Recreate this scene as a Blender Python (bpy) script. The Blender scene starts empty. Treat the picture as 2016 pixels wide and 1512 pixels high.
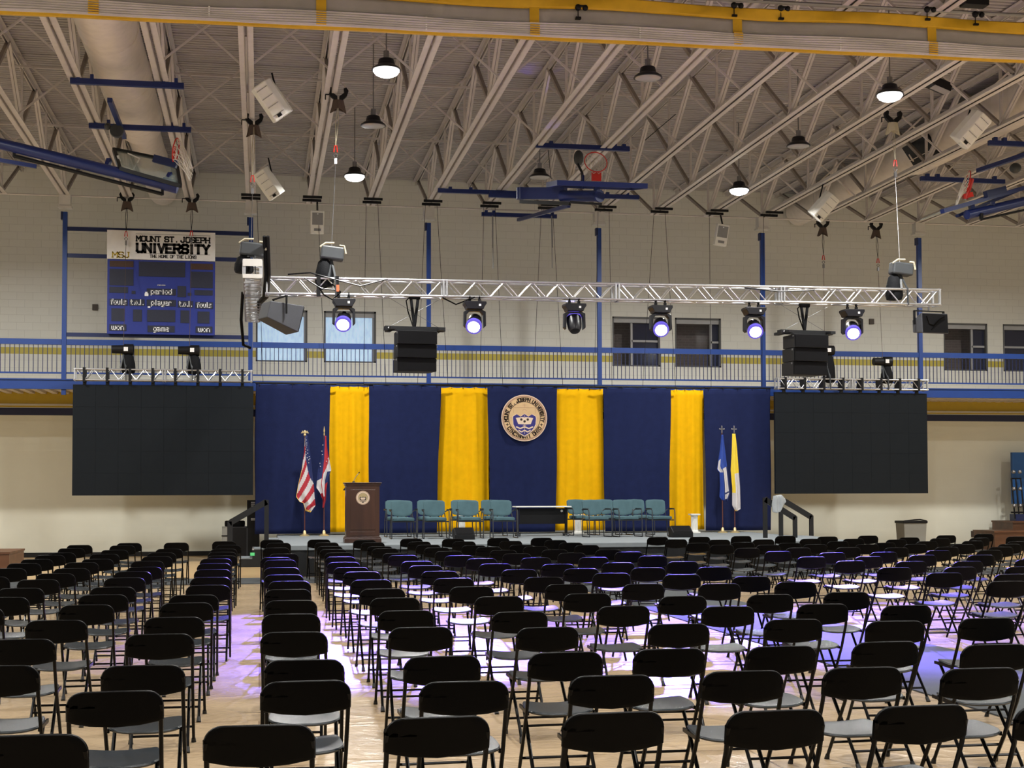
import bpy, bmesh, math, random
from mathutils import Vector, Matrix
random.seed(7)
R = math.radians
scn = bpy.context.scene
COL = scn.collection

# ---------------------------------------------------------------- camera
F_PX, PIT, YAW, ROLL, CY, CH = 2795.1, 0.035943, 0.175432, -0.002558, 867.05, 1.7474
FW = Vector((math.sin(YAW)*math.cos(PIT), math.cos(YAW)*math.cos(PIT), math.sin(PIT)))
_rt = Vector((math.cos(YAW), -math.sin(YAW), 0)); _up = _rt.cross(FW)
RT = _rt*math.cos(ROLL)+_up*math.sin(ROLL); UP = -_rt*math.sin(ROLL)+_up*math.cos(ROLL)
cam_d = bpy.data.cameras.new('camera'); cam = bpy.data.objects.new('camera', cam_d); COL.objects.link(cam)
cam_d.sensor_width = 36; cam_d.lens = F_PX/2016*36; cam_d.shift_y = (CY-756)/2016
cam_d.clip_end = 300; cam_d.clip_start = 0.1
m3 = Matrix((RT, UP, -FW)).transposed(); cam.matrix_world = Matrix.Translation((0, 0, CH)) @ m3.to_4x4()
scn.camera = cam

def ray(x, y): return FW+RT*((x-1008)/F_PX)+UP*((CY-y)/F_PX)
def at(x, y, Y):
    "photo direction (x, y) met with the upright plane at distance Y"
    d = ray(x, y); return Vector((0, 0, CH))+d*(Y/d.y)
def atz(x, y, z):
    d = ray(x, y); return Vector((0, 0, CH))+d*((z-CH)/d.z)

# ---------------------------------------------------------------- world, view
w = bpy.data.worlds.new('hall air'); scn.world = w; w.use_nodes = True
bg = w.node_tree.nodes['Background']; bg.inputs[0].default_value = (0.90, 0.88, 0.88, 1); bg.inputs[1].default_value = WORLD = 0.17
scn.view_settings.view_transform = 'Standard'; scn.view_settings.look = 'None'
scn.view_settings.exposure = 0.0; scn.view_settings.gamma = 1; scn.view_settings.use_curve_mapping = False
scn.cycles.use_denoising = True; scn.cycles.max_bounces = 6; scn.cycles.diffuse_bounces = 3; scn.cycles.glossy_bounces = 3
scn.cycles.sample_clamp_indirect = 4

HIGHBAY_W, SPOT_W = 490.0, 21000.0
LAMP_X = (-7.0, 2.1, 11.3, 20.4)
LAMP_Y = (32.4, 24.1, 16.0, 8.0, 0.0)
def area_lamp(name, loc, size, watts, color, parent=None):
    l = bpy.data.lights.new(name, 'AREA'); l.shape = 'DISK'; l.size = size; l.spread = R(167); l.energy = watts; l.color = color
    o = bpy.data.objects.new(name, l); COL.objects.link(o); o.location = loc
    if parent: o.parent = parent
    return o
def spot_lamp(name, loc, aim, watts, color, angle, blend, rad, parent=None):
    l = bpy.data.lights.new(name, 'SPOT'); l.energy = watts; l.color = color; l.spot_size = R(angle); l.spot_blend = blend
    l.shadow_soft_size = rad
    o = bpy.data.objects.new(name, l); COL.objects.link(o); o.location = loc
    o.rotation_euler = Vector(aim).to_track_quat('-Z', 'Y').to_euler()
    if parent: o.parent = parent
    return o

# ---------------------------------------------------------------- materials
def mat(name, col, rough=0.5, metal=0.0, var=0.0, vscale=6.0, bump=0.0, bscale=60.0, coat=0.0, alpha=1.0, emit=None, estr=0.0, spec=0.5, stretch=None, sheen=0.0):
    m = bpy.data.materials.new(name); m.use_nodes = True; nt = m.node_tree; b = nt.nodes['Principled BSDF']
    b.inputs['Base Color'].default_value = (*col, 1); b.inputs['Roughness'].default_value = rough
    b.inputs['Metallic'].default_value = metal; b.inputs['Coat Weight'].default_value = coat
    b.inputs['Alpha'].default_value = alpha; b.inputs['Specular IOR Level'].default_value = spec
    b.inputs['Sheen Weight'].default_value = sheen
    if emit: b.inputs['Emission Color'].default_value = (*emit, 1); b.inputs['Emission Strength'].default_value = estr
    tc = nt.nodes.new('ShaderNodeTexCoord'); mp = nt.nodes.new('ShaderNodeMapping')
    nt.links.new(tc.outputs['Object'], mp.inputs[0])
    if stretch: mp.inputs['Scale'].default_value = stretch
    if var > 0 or True:
        n = nt.nodes.new('ShaderNodeTexNoise'); n.inputs['Scale'].default_value = vscale; n.inputs['Detail'].default_value = 3
        nt.links.new(mp.outputs[0], n.inputs['Vector'])
        r = nt.nodes.new('ShaderNodeMapRange'); r.inputs[1].default_value = .3; r.inputs[2].default_value = .7
        r.inputs[3].default_value = 1-max(var, .03); r.inputs[4].default_value = 1+max(var, .03)
        nt.links.new(n.outputs[0], r.inputs[0])
        mx = nt.nodes.new('ShaderNodeVectorMath'); mx.operation = 'SCALE'; mx.inputs[0].default_value = col
        nt.links.new(r.outputs[0], mx.inputs['Scale']); nt.links.new(mx.outputs[0], b.inputs['Base Color'])
    if bump > 0:
        n2 = nt.nodes.new('ShaderNodeTexNoise'); n2.inputs['Scale'].default_value = bscale; n2.inputs['Detail'].default_value = 2
        nt.links.new(mp.outputs[0], n2.inputs['Vector'])
        bp = nt.nodes.new('ShaderNodeBump'); bp.inputs['Strength'].default_value = bump; bp.inputs['Distance'].default_value = .02
        nt.links.new(n2.outputs[0], bp.inputs['Height']); nt.links.new(bp.outputs[0], b.inputs['Normal'])
    return m
M = {}
M['black_plastic'] = mat('black_plastic', (.0006, .0006, .0008), .42, spec=.08, bump=.15, bscale=400)
M['seat_plastic'] = mat('seat_plastic', (.011, .016, .020), .27, spec=.5, bump=.12, bscale=300)
M['black_tube'] = mat('black_tube', (.001, .001, .0012), .25, spec=.12)
M['rubber'] = mat('rubber', (.004, .004, .004), .7)
M['black'] = mat('black', (.004, .004, .005), .5, spec=.3)
M['black_cloth'] = mat('black_cloth', (.005, .0055, .007), .8, spec=.2, bump=.3, bscale=40)
M['dark_box'] = mat('dark_box', (.010, .011, .013), .5, spec=.35, var=.1)
M['grille'] = mat('grille', (.002, .002, .003), .7, spec=.15, bump=.4, bscale=900)
M['grey_cabinet'] = mat('grey_cabinet', (.045, .048, .057), .6, var=.06)
M['alu'] = mat('aluminium', (.62, .63, .65), .34, metal=.9, var=.05, vscale=20)
M['steel'] = mat('steel', (.30, .30, .31), .4, metal=.9)
M['paint'] = mat('joist_paint', (.64, .59, .56), .55, var=.05)
M['paint_dark'] = mat('darker_joist_paint', (.36, .31, .27), .6, var=.08)  # darker tone for one set of web diagonals
M['deckpaint'] = mat('roof_deck_paint', (.47, .44, .43), .6, var=.05)
M['duct'] = mat('duct_paint', (.84, .76, .68), .55, var=.05, bump=.1, bscale=3)
M['navy_drape'] = mat('navy_drape', (.011, .017, .066), .9, var=.08, bump=.25, bscale=120, spec=.15)
M['gold_drape'] = mat('gold_drape', (.84, .45, .001), .85, spec=.15, var=.05, bump=.25, bscale=120)
M['blue_steel'] = mat('blue_steel', (.010, .048, .24), .4, var=.05)
M['dark_blue'] = mat('dark_blue_steel', (.006, .016, .085), .4, var=.05)
M['goal_blue'] = mat('goal_blue', (.008, .022, .13), .38, var=.05)
M['teal'] = mat('teal_fabric', (.085, .155, .18), .9, spec=.2, var=.07, bump=.3, bscale=300)
M['grey_tube'] = mat('grey_tube', (.03, .034, .04), .35)
M['wood'] = mat('walnut', (.052, .021, .012), .35, var=.35, vscale=5, stretch=(1, 1, .12), coat=.2)
M['bench_wood'] = mat('bench_wood', (.11, .045, .020), .4, var=.3, vscale=4, stretch=(.2, 1, 1))
M['white'] = mat('white_plastic', (.78, .77, .72), .4)
M['speaker_white'] = mat('speaker_white', (.90, .89, .83), .4)
M['speaker_grille'] = mat('speaker_grille', (.30, .30, .30), .5, bump=.4, bscale=700)
M['stage_top'] = mat('stage_carpet', (.20, .225, .24), .85, var=.06, bump=.2, bscale=200)
M['skirt'] = mat('stage_skirt', (.007, .008, .009), .7, spec=.3, bump=.2, bscale=30)
M['carpet'] = mat('grey_carpet', (.050, .056, .060), .9, var=.10, vscale=3, bump=.3, bscale=250)
M['screen'] = mat('led_screen', (.0055, .0082, .0115), .5, spec=.18, var=.04)
M['screen_edge'] = mat('screen_edge', (.0045, .0065, .0085), .5)
M['gold'] = mat('gold_metal', (.75, .60, .32), .3, metal=.7)
M['seal_tan'] = mat('seal_tan', (.62, .42, .22), .55, var=.05)
M['seal_rim'] = mat('seal_rim', (.42, .25, .16), .55)
M['seal_pale'] = mat('seal_pale', (.72, .56, .42), .55)
M['seal_dark'] = mat('seal_dark', (.03, .014, .012), .6)
M['seal_blue'] = mat('seal_blue', (.022, .018, .17), .55)
M['board_blue'] = mat('scoreboard_blue', (.018, .035, .26), .5, var=.06)
M['board_dark'] = mat('scoreboard_display', (.022, .026, .05), .45, var=.15, vscale=60)
M['board_amber'] = mat('scoreboard_amber_display', (.06, .03, .02), .45, var=.15, vscale=60)
M['sign_white'] = mat('sign_white', (.86, .85, .84), .45)
M['ink'] = mat('ink', (.012, .012, .014), .5)
M['lettering_white'] = mat('lettering_white', (.92, .93, .95), .5)
M['sign_gold'] = mat('sign_gold', (.62, .45, .05), .5)
M['red'] = mat('red_paint', (.62, .03, .02), .4)
M['orange'] = mat('orange_tape', (.75, .16, .06), .5)
M['netting'] = mat('net_cord', (.75, .70, .62), .8)
M['glass'] = mat('backboard_glass', (.45, .55, .52), .08, alpha=.38)
M['curtain_white'] = mat('curtain_vinyl', (.66, .62, .60), .5, var=.05)
M['curtain_mesh'] = mat('curtain_mesh', (.58, .55, .52), .6, alpha=.72, var=.05)
M['curtain_yellow'] = mat('curtain_yellow', (.80, .47, .015), .5, var=.06)
M['tape_white'] = mat('tape_white', (.85, .84, .80), .5)
M['brown_cloth'] = mat('brown_cloth', (.10, .07, .055), .9)
M['pale_cloth'] = mat('pale_cloth', (.55, .50, .36), .9)
M['flag_red'] = mat('flag_red', (.42, .02, .035), .7)
M['flag_white'] = mat('flag_white', (.62, .59, .60), .7)
M['flag_blue'] = mat('flag_blue', (.012, .024, .12), .7)
M['flag_royal'] = mat('flag_royal', (.02, .06, .33), .7)
M['flag_yellow'] = mat('flag_yellow', (.82, .62, .05), .7)
M['flag_gold'] = mat('flag_gold', (.80, .55, .14), .7)
M['pole_wood'] = mat('pole_wood', (.10, .03, .025), .4)
M['grey_cloth'] = mat('grey_cloth', (.42, .45, .47), .85, bump=.3, bscale=30)
M['bin_grey'] = mat('bin_grey', (.30, .30, .27), .6)
M['cart_blue'] = mat('cart_blue', (.01, .09, .30), .5)
M['green_label'] = mat('green_label', (.12, .75, .28), .5, emit=None)
M['motor_grey'] = mat('motor_grey', (.045, .05, .055), .5, var=.1)
M['fixture_black'] = mat('fixture_black', (.004, .004, .008), .35)
M['lens_lit'] = mat('lens_lit', (.9, .9, 1), .3, emit=(.80, .80, 1.0), estr=14)
M['lens_halo'] = mat('lens_halo', (.06, .05, .30), .15, emit=(.22, .16, 1.0), estr=.55)  # purple halo around the lens, put in as a faintly glowing band
M['lamp_lit'] = mat('lamp_lit', (1, 1, 1), .3, emit=(1.0, .98, .93), estr=24)
M['lamp_off'] = mat('lamp_off', (.42, .40, .40), .2)
M['trim_white'] = mat('trim_white', (.62, .60, .56), .5)
M['blind'] = mat('window_daylight_blind', (.5, .6, .7), .6, emit=(.40, .60, .82), estr=.62, var=.25, vscale=14, stretch=(1, 1, .3))  # daylight behind the window is put in as the blind's own glow
M['frame_grey'] = mat('window_frame', (.10, .10, .10), .5)
M['frame_pale'] = mat('window_frame_pale', (.42, .42, .42), .5)
M['pane_dark'] = mat('pane_dark', (.035, .04, .07), .08, alpha=.9)
M['pane_clear'] = mat('pane_clear', (.05, .05, .05), .08, alpha=.2)
M['outlet'] = mat('outlet_brown', (.07, .05, .035), .5)

def nodes_mat(name):
    m = bpy.data.materials.new(name); m.use_nodes = True
    return m, m.node_tree, m.node_tree.nodes['Principled BSDF']

def block_wall():
    m, nt, b = nodes_mat('painted_block_wall')
    N = nt.nodes.new; L = nt.links.new
    tc = N('ShaderNodeTexCoord'); sx = N('ShaderNodeSeparateXYZ'); cb = N('ShaderNodeCombineXYZ')
    L(tc.outputs['Object'], sx.inputs[0]); L(sx.outputs[0], cb.inputs[0]); L(sx.outputs[2], cb.inputs[1])
    br = N('ShaderNodeTexBrick'); br.inputs['Scale'].default_value = 1; br.inputs['Brick Width'].default_value = .42
    br.inputs['Row Height'].default_value = .205; br.inputs['Mortar Size'].default_value = .006; br.inputs['Mortar Smooth'].default_value = .3
    br.inputs['Color1'].default_value = (.80, .795, .72, 1); br.inputs['Color2'].default_value = (.78, .775, .70, 1); br.inputs['Mortar'].default_value = (.67, .66, .59, 1)
    L(cb.outputs[0], br.inputs['Vector'])
    # below the balcony the wall is smooth painted concrete
    lt = N('ShaderNodeMath'); lt.operation = 'LESS_THAN'; lt.inputs[1].default_value = 4.6; L(sx.outputs[2], lt.inputs[0])
    nz = N('ShaderNodeTexNoise'); nz.inputs['Scale'].default_value = 1.2; nz.inputs['Detail'].default_value = 4; L(tc.outputs['Object'], nz.inputs['Vector'])
    cr = N('ShaderNodeMix'); cr.data_type = 'RGBA'; cr.inputs[6].default_value = (.76, .755, .64, 1); cr.inputs[7].default_value = (.86, .855, .73, 1); L(nz.outputs[0], cr.inputs[0])
    mx = N('ShaderNodeMix'); mx.data_type = 'RGBA'; L(lt.outputs[0], mx.inputs[0]); L(br.outputs['Color'], mx.inputs[6]); L(cr.outputs[2], mx.inputs[7])
    L(mx.outputs[2], b.inputs['Base Color']); b.inputs['Roughness'].default_value = .45
    bp = N('ShaderNodeBump'); bp.inputs['Strength'].default_value = .15; bp.inputs['Distance'].default_value = .01
    L(br.outputs['Fac'], bp.inputs['Height']); bp.invert = True; L(bp.outputs[0], b.inputs['Normal'])
    return m
M['wall'] = block_wall()

def floor_cover():
    m, nt, b = nodes_mat('tan_floor_covering')
    N = nt.nodes.new; L = nt.links.new
    tc = N('ShaderNodeTexCoord')
    nz = N('ShaderNodeTexNoise'); nz.inputs['Scale'].default_value = 1.3; nz.inputs['Detail'].default_value = 5; nz.inputs['Distortion'].default_value = 1.0
    L(tc.outputs['Object'], nz.inputs['Vector'])
    mx = N('ShaderNodeMix'); mx.data_type = 'RGBA'; mx.inputs[6].default_value = (.38, .265, .15, 1); mx.inputs[7].default_value = (.53, .40, .25, 1)
    L(nz.outputs[0], mx.inputs[0])
    # seams of the sheets
    mp = N('ShaderNodeMapping'); mp.inputs['Rotation'].default_value = (0, 0, R(0)); L(tc.outputs['Object'], mp.inputs[0])
    br = N('ShaderNodeTexBrick'); br.inputs['Scale'].default_value = 1; br.inputs['Brick Width'].default_value = 6.5; br.inputs['Row Height'].default_value = 1.85
    br.inputs['Mortar Size'].default_value = .010; br.inputs['Color1'].default_value = (1, 1, 1, 1); br.inputs['Color2'].default_value = (.93, .93, .93, 1); br.inputs['Mortar'].default_value = (.55, .5, .45, 1)
    L(mp.outputs[0], br.inputs['Vector'])
    ml = N('ShaderNodeMix'); ml.data_type = 'RGBA'; ml.blend_type = 'MULTIPLY'; ml.inputs[0].default_value = 1
    L(mx.outputs[2], ml.inputs[6]); L(br.outputs['Color'], ml.inputs[7]); L(ml.outputs[2], b.inputs['Base Color'])
    b.inputs['Roughness'].default_value = .24; b.inputs['Coat Weight'].default_value = .25; b.inputs['Coat Roughness'].default_value = .18
    # creases: thin ridges from distorted voronoi edges
    vo = N('ShaderNodeTexVoronoi'); vo.feature = 'DISTANCE_TO_EDGE'; vo.inputs['Scale'].default_value = .9
    ad = N('ShaderNodeVectorMath'); ad.operation = 'ADD'; n3 = N('ShaderNodeTexNoise'); n3.inputs['Scale'].default_value = .8
    L(tc.outputs['Object'], n3.inputs['Vector']); L(tc.outputs['Object'], ad.inputs[0]); L(n3.outputs['Color'], ad.inputs[1]); L(ad.outputs[0], vo.inputs['Vector'])
    mr = N('ShaderNodeMapRange'); mr.inputs[1].default_value = 0; mr.inputs[2].default_value = .05; mr.inputs[3].default_value = 1; mr.inputs[4].default_value = 0; L(vo.outputs['Distance'], mr.inputs[0])
    n4 = N('ShaderNodeTexNoise'); n4.inputs['Scale'].default_value = 5.5; n4.inputs['Detail'].default_value = 6; n4.inputs['Distortion'].default_value = 2.5; L(tc.outputs['Object'], n4.inputs['Vector'])
    su = N('ShaderNodeMath'); su.operation = 'MULTIPLY_ADD'; su.inputs[1].default_value = 1.6; L(n4.outputs[0], su.inputs[0]); L(mr.outputs[0], su.inputs[2])
    bp = N('ShaderNodeBump'); bp.inputs['Strength'].default_value = .16; bp.inputs['Distance'].default_value = .02
    L(su.outputs[0], bp.inputs['Height']); L(bp.outputs[0], b.inputs['Normal']); L(bp.outputs[0], b.inputs['Coat Normal'])
    return m
M['floor'] = floor_cover()

def brick_out():
    m, nt, b = nodes_mat('brick_beyond_window')
    N = nt.nodes.new; L = nt.links.new
    tc = N('ShaderNodeTexCoord'); sx = N('ShaderNodeSeparateXYZ'); cb = N('ShaderNodeCombineXYZ')
    L(tc.outputs['Object'], sx.inputs[0]); L(sx.outputs[0], cb.inputs[0]); L(sx.outputs[2], cb.inputs[1])
    br = N('ShaderNodeTexBrick'); br.inputs['Scale'].default_value = 1; br.inputs['Brick Width'].default_value = .22; br.inputs['Row Height'].default_value = .08
    br.inputs['Mortar Size'].default_value = .008
    br.inputs['Color1'].default_value = (.42, .34, .32, 1); br.inputs['Color2'].default_value = (.36, .30, .28, 1); br.inputs['Mortar'].default_value = (.48, .42, .40, 1)
    L(cb.outputs[0], br.inputs['Vector']); L(br.outputs['Color'], b.inputs['Base Color']); b.inputs['Roughness'].default_value = .8
    return m
M['brick'] = brick_out()

# ---------------------------------------------------------------- object helpers
def tag(o, label=None, cat=None, group=None, kind=None):
    if label: o['label'] = label
    if cat: o['category'] = cat
    if group: o['group'] = group
    if kind: o['kind'] = kind
    return o
def thing(name, label, cat, loc=(0, 0, 0), rz=0.0, group=None):
    o = bpy.data.objects.new(name, None); COL.objects.link(o); o.location = loc; o.rotation_euler = (0, 0, rz)
    o.empty_display_size = .2
    return tag(o, label, cat, group)

class MB:
    def __init__(s): s.v = []; s.f = []; s.m = []
    def add(s, vs, fs, mi=0):
        b = len(s.v); s.v += [tuple(v) for v in vs]; s.f += [tuple(i+b for i in f) for f in fs]; s.m += [mi]*len(fs); return s
    def box(s, c, d, rot=None, mi=0):
        c = Vector(c); hx, hy, hz = d[0]/2, d[1]/2, d[2]/2
        vs = [Vector((x, y, z)) for x in (-hx, hx) for y in (-hy, hy) for z in (-hz, hz)]
        if rot is not None: vs = [rot @ v for v in vs]
        return s.add([v+c for v in vs], [(0, 1, 3, 2), (4, 6, 7, 5), (0, 4, 5, 1), (2, 3, 7, 6), (0, 2, 6, 4), (1, 5, 7, 3)], mi)
    def bb(s, a, b, mi=0):
        return s.box([(a[i]+b[i])/2 for i in range(3)], [abs(b[i]-a[i]) for i in range(3)], None, mi)
    def bar(s, p0, p1, wd, ht=None, up=(0, 0, 1), mi=0):
        ht = ht or wd; p0 = Vector(p0); p1 = Vector(p1); d = (p1-p0); ln = d.length; d.normalize(); u = Vector(up)
        if abs(d.dot(u)) > .98: u = Vector((1, 0, 0)) if abs(d.x) < .9 else Vector((0, 1, 0))
        sd = d.cross(u).normalized(); u2 = sd.cross(d)
        rot = Matrix((sd, d, u2)).transposed()
        return s.box((p0+p1)/2, (wd, ln, ht), rot, mi)
    def tube(s, pts, r, n=8, closed=False, caps=True, mi=0):
        pts = [Vector(p) for p in pts]; k = len(pts); rings = []
        rr = r if isinstance(r, (list, tuple)) else [r]*k
        prev = None
        for i, p in enumerate(pts):
            if closed: t = pts[(i+1) % k]-pts[i-1]
            elif i == 0: t = pts[1]-p
            elif i == k-1: t = p-pts[-2]
            else: t = (pts[i+1]-p).normalized()+(p-pts[i-1]).normalized()
            if t.length < 1e-9: t = Vector((0, 0, 1))
            t.normalize()
            if prev is None:
                a = Vector((0, 0, 1)) if abs(t.z) < .9 else Vector((1, 0, 0)); u = t.cross(a).normalized()
            else:
                u = (prev-t*prev.dot(t)); u = u.normalized() if u.length > 1e-6 else t.cross(Vector((1, 0, 0))).normalized()
            prev = u; v = t.cross(u)
            rings.append([p+(u*math.cos(2*math.pi*j/n)+v*math.sin(2*math.pi*j/n))*rr[i] for j in range(n)])
        vs = [q for g in rings for q in g]; fs = []
        for i in range(k if closed else k-1):
            a = i*n; b = ((i+1) % k)*n
            for j in range(n): fs.append((a+j, a+(j+1) % n, b+(j+1) % n, b+j))
        if caps and not closed: fs += [tuple(range(n-1, -1, -1)), tuple((k-1)*n+j for j in range(n))]
        return s.add(vs, fs, mi)
    def lathe(s, prof, n=20, origin=(0, 0, 0), rot=None, mi=0, caps=True):
        o = Vector(origin); vs = []; fs = []; k = len(prof)
        for r, z in prof:
            for j in range(n):
                v = Vector((r*math.cos(2*math.pi*j/n), r*math.sin(2*math.pi*j/n), z))
                vs.append((rot @ v if rot is not None else v)+o)
        for i in range(k-1):
            for j in range(n): fs.append((i*n+j, i*n+(j+1) % n, (i+1)*n+(j+1) % n, (i+1)*n+j))
        if caps: fs += [tuple(range(n-1, -1, -1)), tuple((k-1)*n+j for j in range(n))]
        return s.add(vs, fs, mi)
    def prism(s, poly, fn, a, b, mi=0):
        "polygon poly (2D) extruded from depth a to b; fn(u, v, depth) gives the point"
        n = len(poly); vs = [fn(u, v, a) for u, v in poly]+[fn(u, v, b) for u, v in poly]
        fs = [tuple(range(n)), tuple(range(2*n-1, n-1, -1))]+[(j, j+n, (j+1) % n+n, (j+1) % n) for j in range(n)]
        return s.add(vs, fs, mi)
    def pad(s, outline, fn, thick, rings=(.35, .7, .9), edge=.35, mi=0):
        "rounded slab from a star-shaped outline; fn(u, v, h) gives the point, h runs -thick/2..thick/2"
        n = len(outline); lv = [(r, .5) for r in rings]+[(1-.02, .5-edge*.3), (1, 0), (1-.02, -.5+edge*.3)]+[(r, -.5) for r in reversed(rings)]
        vs = [fn(0, 0, thick*.5)]; fs = []
        for r, h in lv:
            vs += [fn(u*r, v*r, h*thick) for u, v in outline]
        vs.append(fn(0, 0, -thick*.5))
        for j in range(n): fs.append((0, 1+j, 1+(j+1) % n))
        for i in range(len(lv)-1):
            a = 1+i*n; b = a+n
            for j in range(n): fs.append((a+j, b+j, b+(j+1) % n, a+(j+1) % n))
        a = 1+(len(lv)-1)*n; e = len(vs)-1
        for j in range(n): fs.append((a+j, e, a+(j+1) % n))
        return s.add(vs, fs, mi)
    def sphere(s, c, r, n=12, mi=0):
        if not isinstance(r, (list, tuple)): r = (r, r, r)
        pr = [(math.sin(math.pi*i/8), -math.cos(math.pi*i/8)) for i in range(1, 8)]
        rot = Matrix.Diagonal(Vector(r)); return s.lathe(pr, n, c, rot, mi)
    def build(s, name, m, parent=None, smooth=False, w=False, kind=None, label=None, bevel=0.0):
        me = bpy.data.meshes.new(name); vs = s.v
        if w and parent is not None:
            l = parent.location
            if parent.parent is not None: l = l+parent.parent.location
            vs = [(v[0]-l.x, v[1]-l.y, v[2]-l.z) for v in vs]
        me.from_pydata([tuple(v) for v in vs], [], s.f); me.update()
        bm = bmesh.new(); bm.from_mesh(me); bmesh.ops.recalc_face_normals(bm, faces=bm.faces)
        bm.to_mesh(me); bm.free()
        ms = m if isinstance(m, (list, tuple)) else [m]
        for q in ms: me.materials.append(M[q] if isinstance(q, str) else q)
        if len(ms) > 1: me.polygons.foreach_set('material_index', s.m)
        if smooth: 
            me.polygons.foreach_set('use_smooth', [True]*len(me.polygons)); 
            try: me.set_sharp_from_angle(angle=R(38))
            except Exception: pass
        o = bpy.data.objects.new(name, me); COL.objects.link(o)
        if parent is not None: o.parent = parent
        if bevel > 0:
            b = o.modifiers.new('bevel', 'BEVEL'); b.width = bevel; b.segments = 2; b.limit_method = 'ANGLE'
        if kind: o['kind'] = kind
        if label: o['label'] = label
        return o
def copy_tree(o, parent=None, depth=0):
    c = o.copy(); COL.objects.link(c)
    if parent is not None: c.parent = parent
    for ch in o.children: copy_tree(ch, c, depth+1)
    return c
def arc(cx, cy, r, a0, a1, n=6):
    return [(cx+r*math.cos(R(a0+(a1-a0)*i/n)), cy+r*math.sin(R(a0+(a1-a0)*i/n))) for i in range(n+1)]
def superell(a, b, e=4, n=28):
    out = []
    for i in range(n):
        t = 2*math.pi*i/n; c, s_ = math.cos(t), math.sin(t)
        out.append((a*math.copysign(abs(c)**(2/e), c), b*math.copysign(abs(s_)**(2/e), s_)))
    return out
ORD = ['first', 'second', 'third', 'fourth', 'fifth', 'sixth', 'seventh', 'eighth', 'ninth', 'tenth', 'eleventh', 'twelfth', 'thirteenth', 'fourteenth', 'fifteenth', 'sixteenth', 'seventeenth', 'eighteenth', 'nineteenth', 'twentieth', 'twenty-first', 'twenty-second']

# stroke lettering (slab capitals) on a 4 x 6 grid
GL = {
 'M': [[(0, 0), (0, 6), (2, 2.6), (4, 6), (4, 0)]], 'O': [[(.8, 0), (3.2, 0), (4, .8), (4, 5.2), (3.2, 6), (.8, 6), (0, 5.2), (0, .8), (.8, 0)]],
 'U': [[(0, 6), (0, .8), (.8, 0), (3.2, 0), (4, .8), (4, 6)]], 'N': [[(0, 0), (0, 6), (4, 0), (4, 6)]], 'T': [[(0, 6), (4, 6)], [(2, 6), (2, 0)]],
 'S': [[(4, 4.8), (4, 5.3), (3.2, 6), (.8, 6), (0, 5.2), (0, 3.9), (.8, 3.1), (3.2, 2.9), (4, 2.1), (4, .8), (3.2, 0), (.8, 0), (0, .7), (0, 1.2)]],
 '.': [[(1.8, 0), (1.8, .5)]], 'J': [[(3.2, 6), (3.2, .8), (2.4, 0), (.8, 0), (0, .8), (0, 1.6)]], 'E': [[(4, 6), (0, 6), (0, 0), (4, 0)], [(0, 3), (2.8, 3)]],
 'P': [[(0, 0), (0, 6), (3.2, 6), (4, 5.2), (4, 3.6), (3.2, 2.8), (0, 2.8)]], 'H': [[(0, 0), (0, 6)], [(4, 0), (4, 6)], [(0, 3), (4, 3)]],
 'I': [[(2, 0), (2, 6)]], 'V': [[(0, 6), (2, 0), (4, 6)]], 'R': [[(0, 0), (0, 6), (3.2, 6), (4, 5.2), (4, 3.8), (3.2, 3), (0, 3)], [(2.2, 3), (4, 0)]],
 'Y': [[(0, 6), (2, 3), (4, 6)], [(2, 3), (2, 0)]], 'C': [[(4, 4.8), (4, 5.2), (3.2, 6), (.8, 6), (0, 5.2), (0, .8), (.8, 0), (3.2, 0), (4, .8), (4, 1.2)]],
 'A': [[(0, 0), (2, 6), (4, 0)], [(.8, 2.2), (3.2, 2.2)]], 'F': [[(0, 0), (0, 6), (4, 6)], [(0, 3), (2.8, 3)]], 'L': [[(0, 6), (0, 0), (4, 0)]],
 'p': [[(0, -1.6), (0, 4), (2.6, 4), (3, 3.4), (3, .6), (2.6, 0), (0, 0)]], 'e': [[(3, 0), (.4, 0), (0, .6), (0, 3.4), (.4, 4), (3, 4), (3, 2.2), (0, 2.2)]],
 'r': [[(0, 0), (0, 4), (2.6, 4), (2.6, 3.2)]], 'i': [[(1, 0), (1, 5)]], 'o': [[(.4, 0), (2.6, 0), (3, .6), (3, 3.4), (2.6, 4), (.4, 4), (0, 3.4), (0, .6), (.4, 0)]],
 'd': [[(3, 6), (3, 0), (.4, 0), (0, .6), (0, 3.4), (.4, 4), (3, 4)]], 'l': [[(1, 6), (1, 0)]], 'a': [[(0, 4), (2.6, 4), (3, 3.4), (3, 0), (0, 0), (0, 2), (3, 2)]],
 'y': [[(0, 4), (0, .6), (.4, 0), (3, 0)], [(3, 4), (3, -1.2), (2.6, -1.7), (.2, -1.7)]], 'f': [[(.6, 0), (.6, 5.4), (1.1, 6), (2.4, 6)], [(0, 4), (2, 4)]],
 'u': [[(0, 4), (0, .6), (.4, 0), (3, 0), (3, 4)]], 's': [[(3, 4), (.3, 4), (0, 3.4), (0, 2.4), (.4, 2), (2.6, 2), (3, 1.6), (3, .5), (2.6, 0), (0, 0)]],
 't': [[(.8, 5.6), (.8, .5), (1.2, 0), (2.6, 0)], [(0, 4), (2.2, 4)]], 'g': [[(3, 0), (.4, 0), (0, .6), (0, 3.4), (.4, 4), (3, 4), (3, -1.2), (2.6, -1.7), (.2, -1.7)]],
 'm': [[(0, 0), (0, 4), (4, 4), (4, 0)], [(2, 4), (2, 0)]], 'n': [[(0, 0), (0, 4), (2.6, 4), (3, 3.4), (3, 0)]], 'w': [[(0, 4), (0, 0), (4, 0), (4, 4)], [(2, 0), (2, 4)]],
 'v': [[(0, 4), (1.5, 0), (3, 4)]], 'c': [[(3, 4), (.4, 4), (0, 3.4), (0, .6), (.4, 0), (3, 0)]],
}
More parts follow.
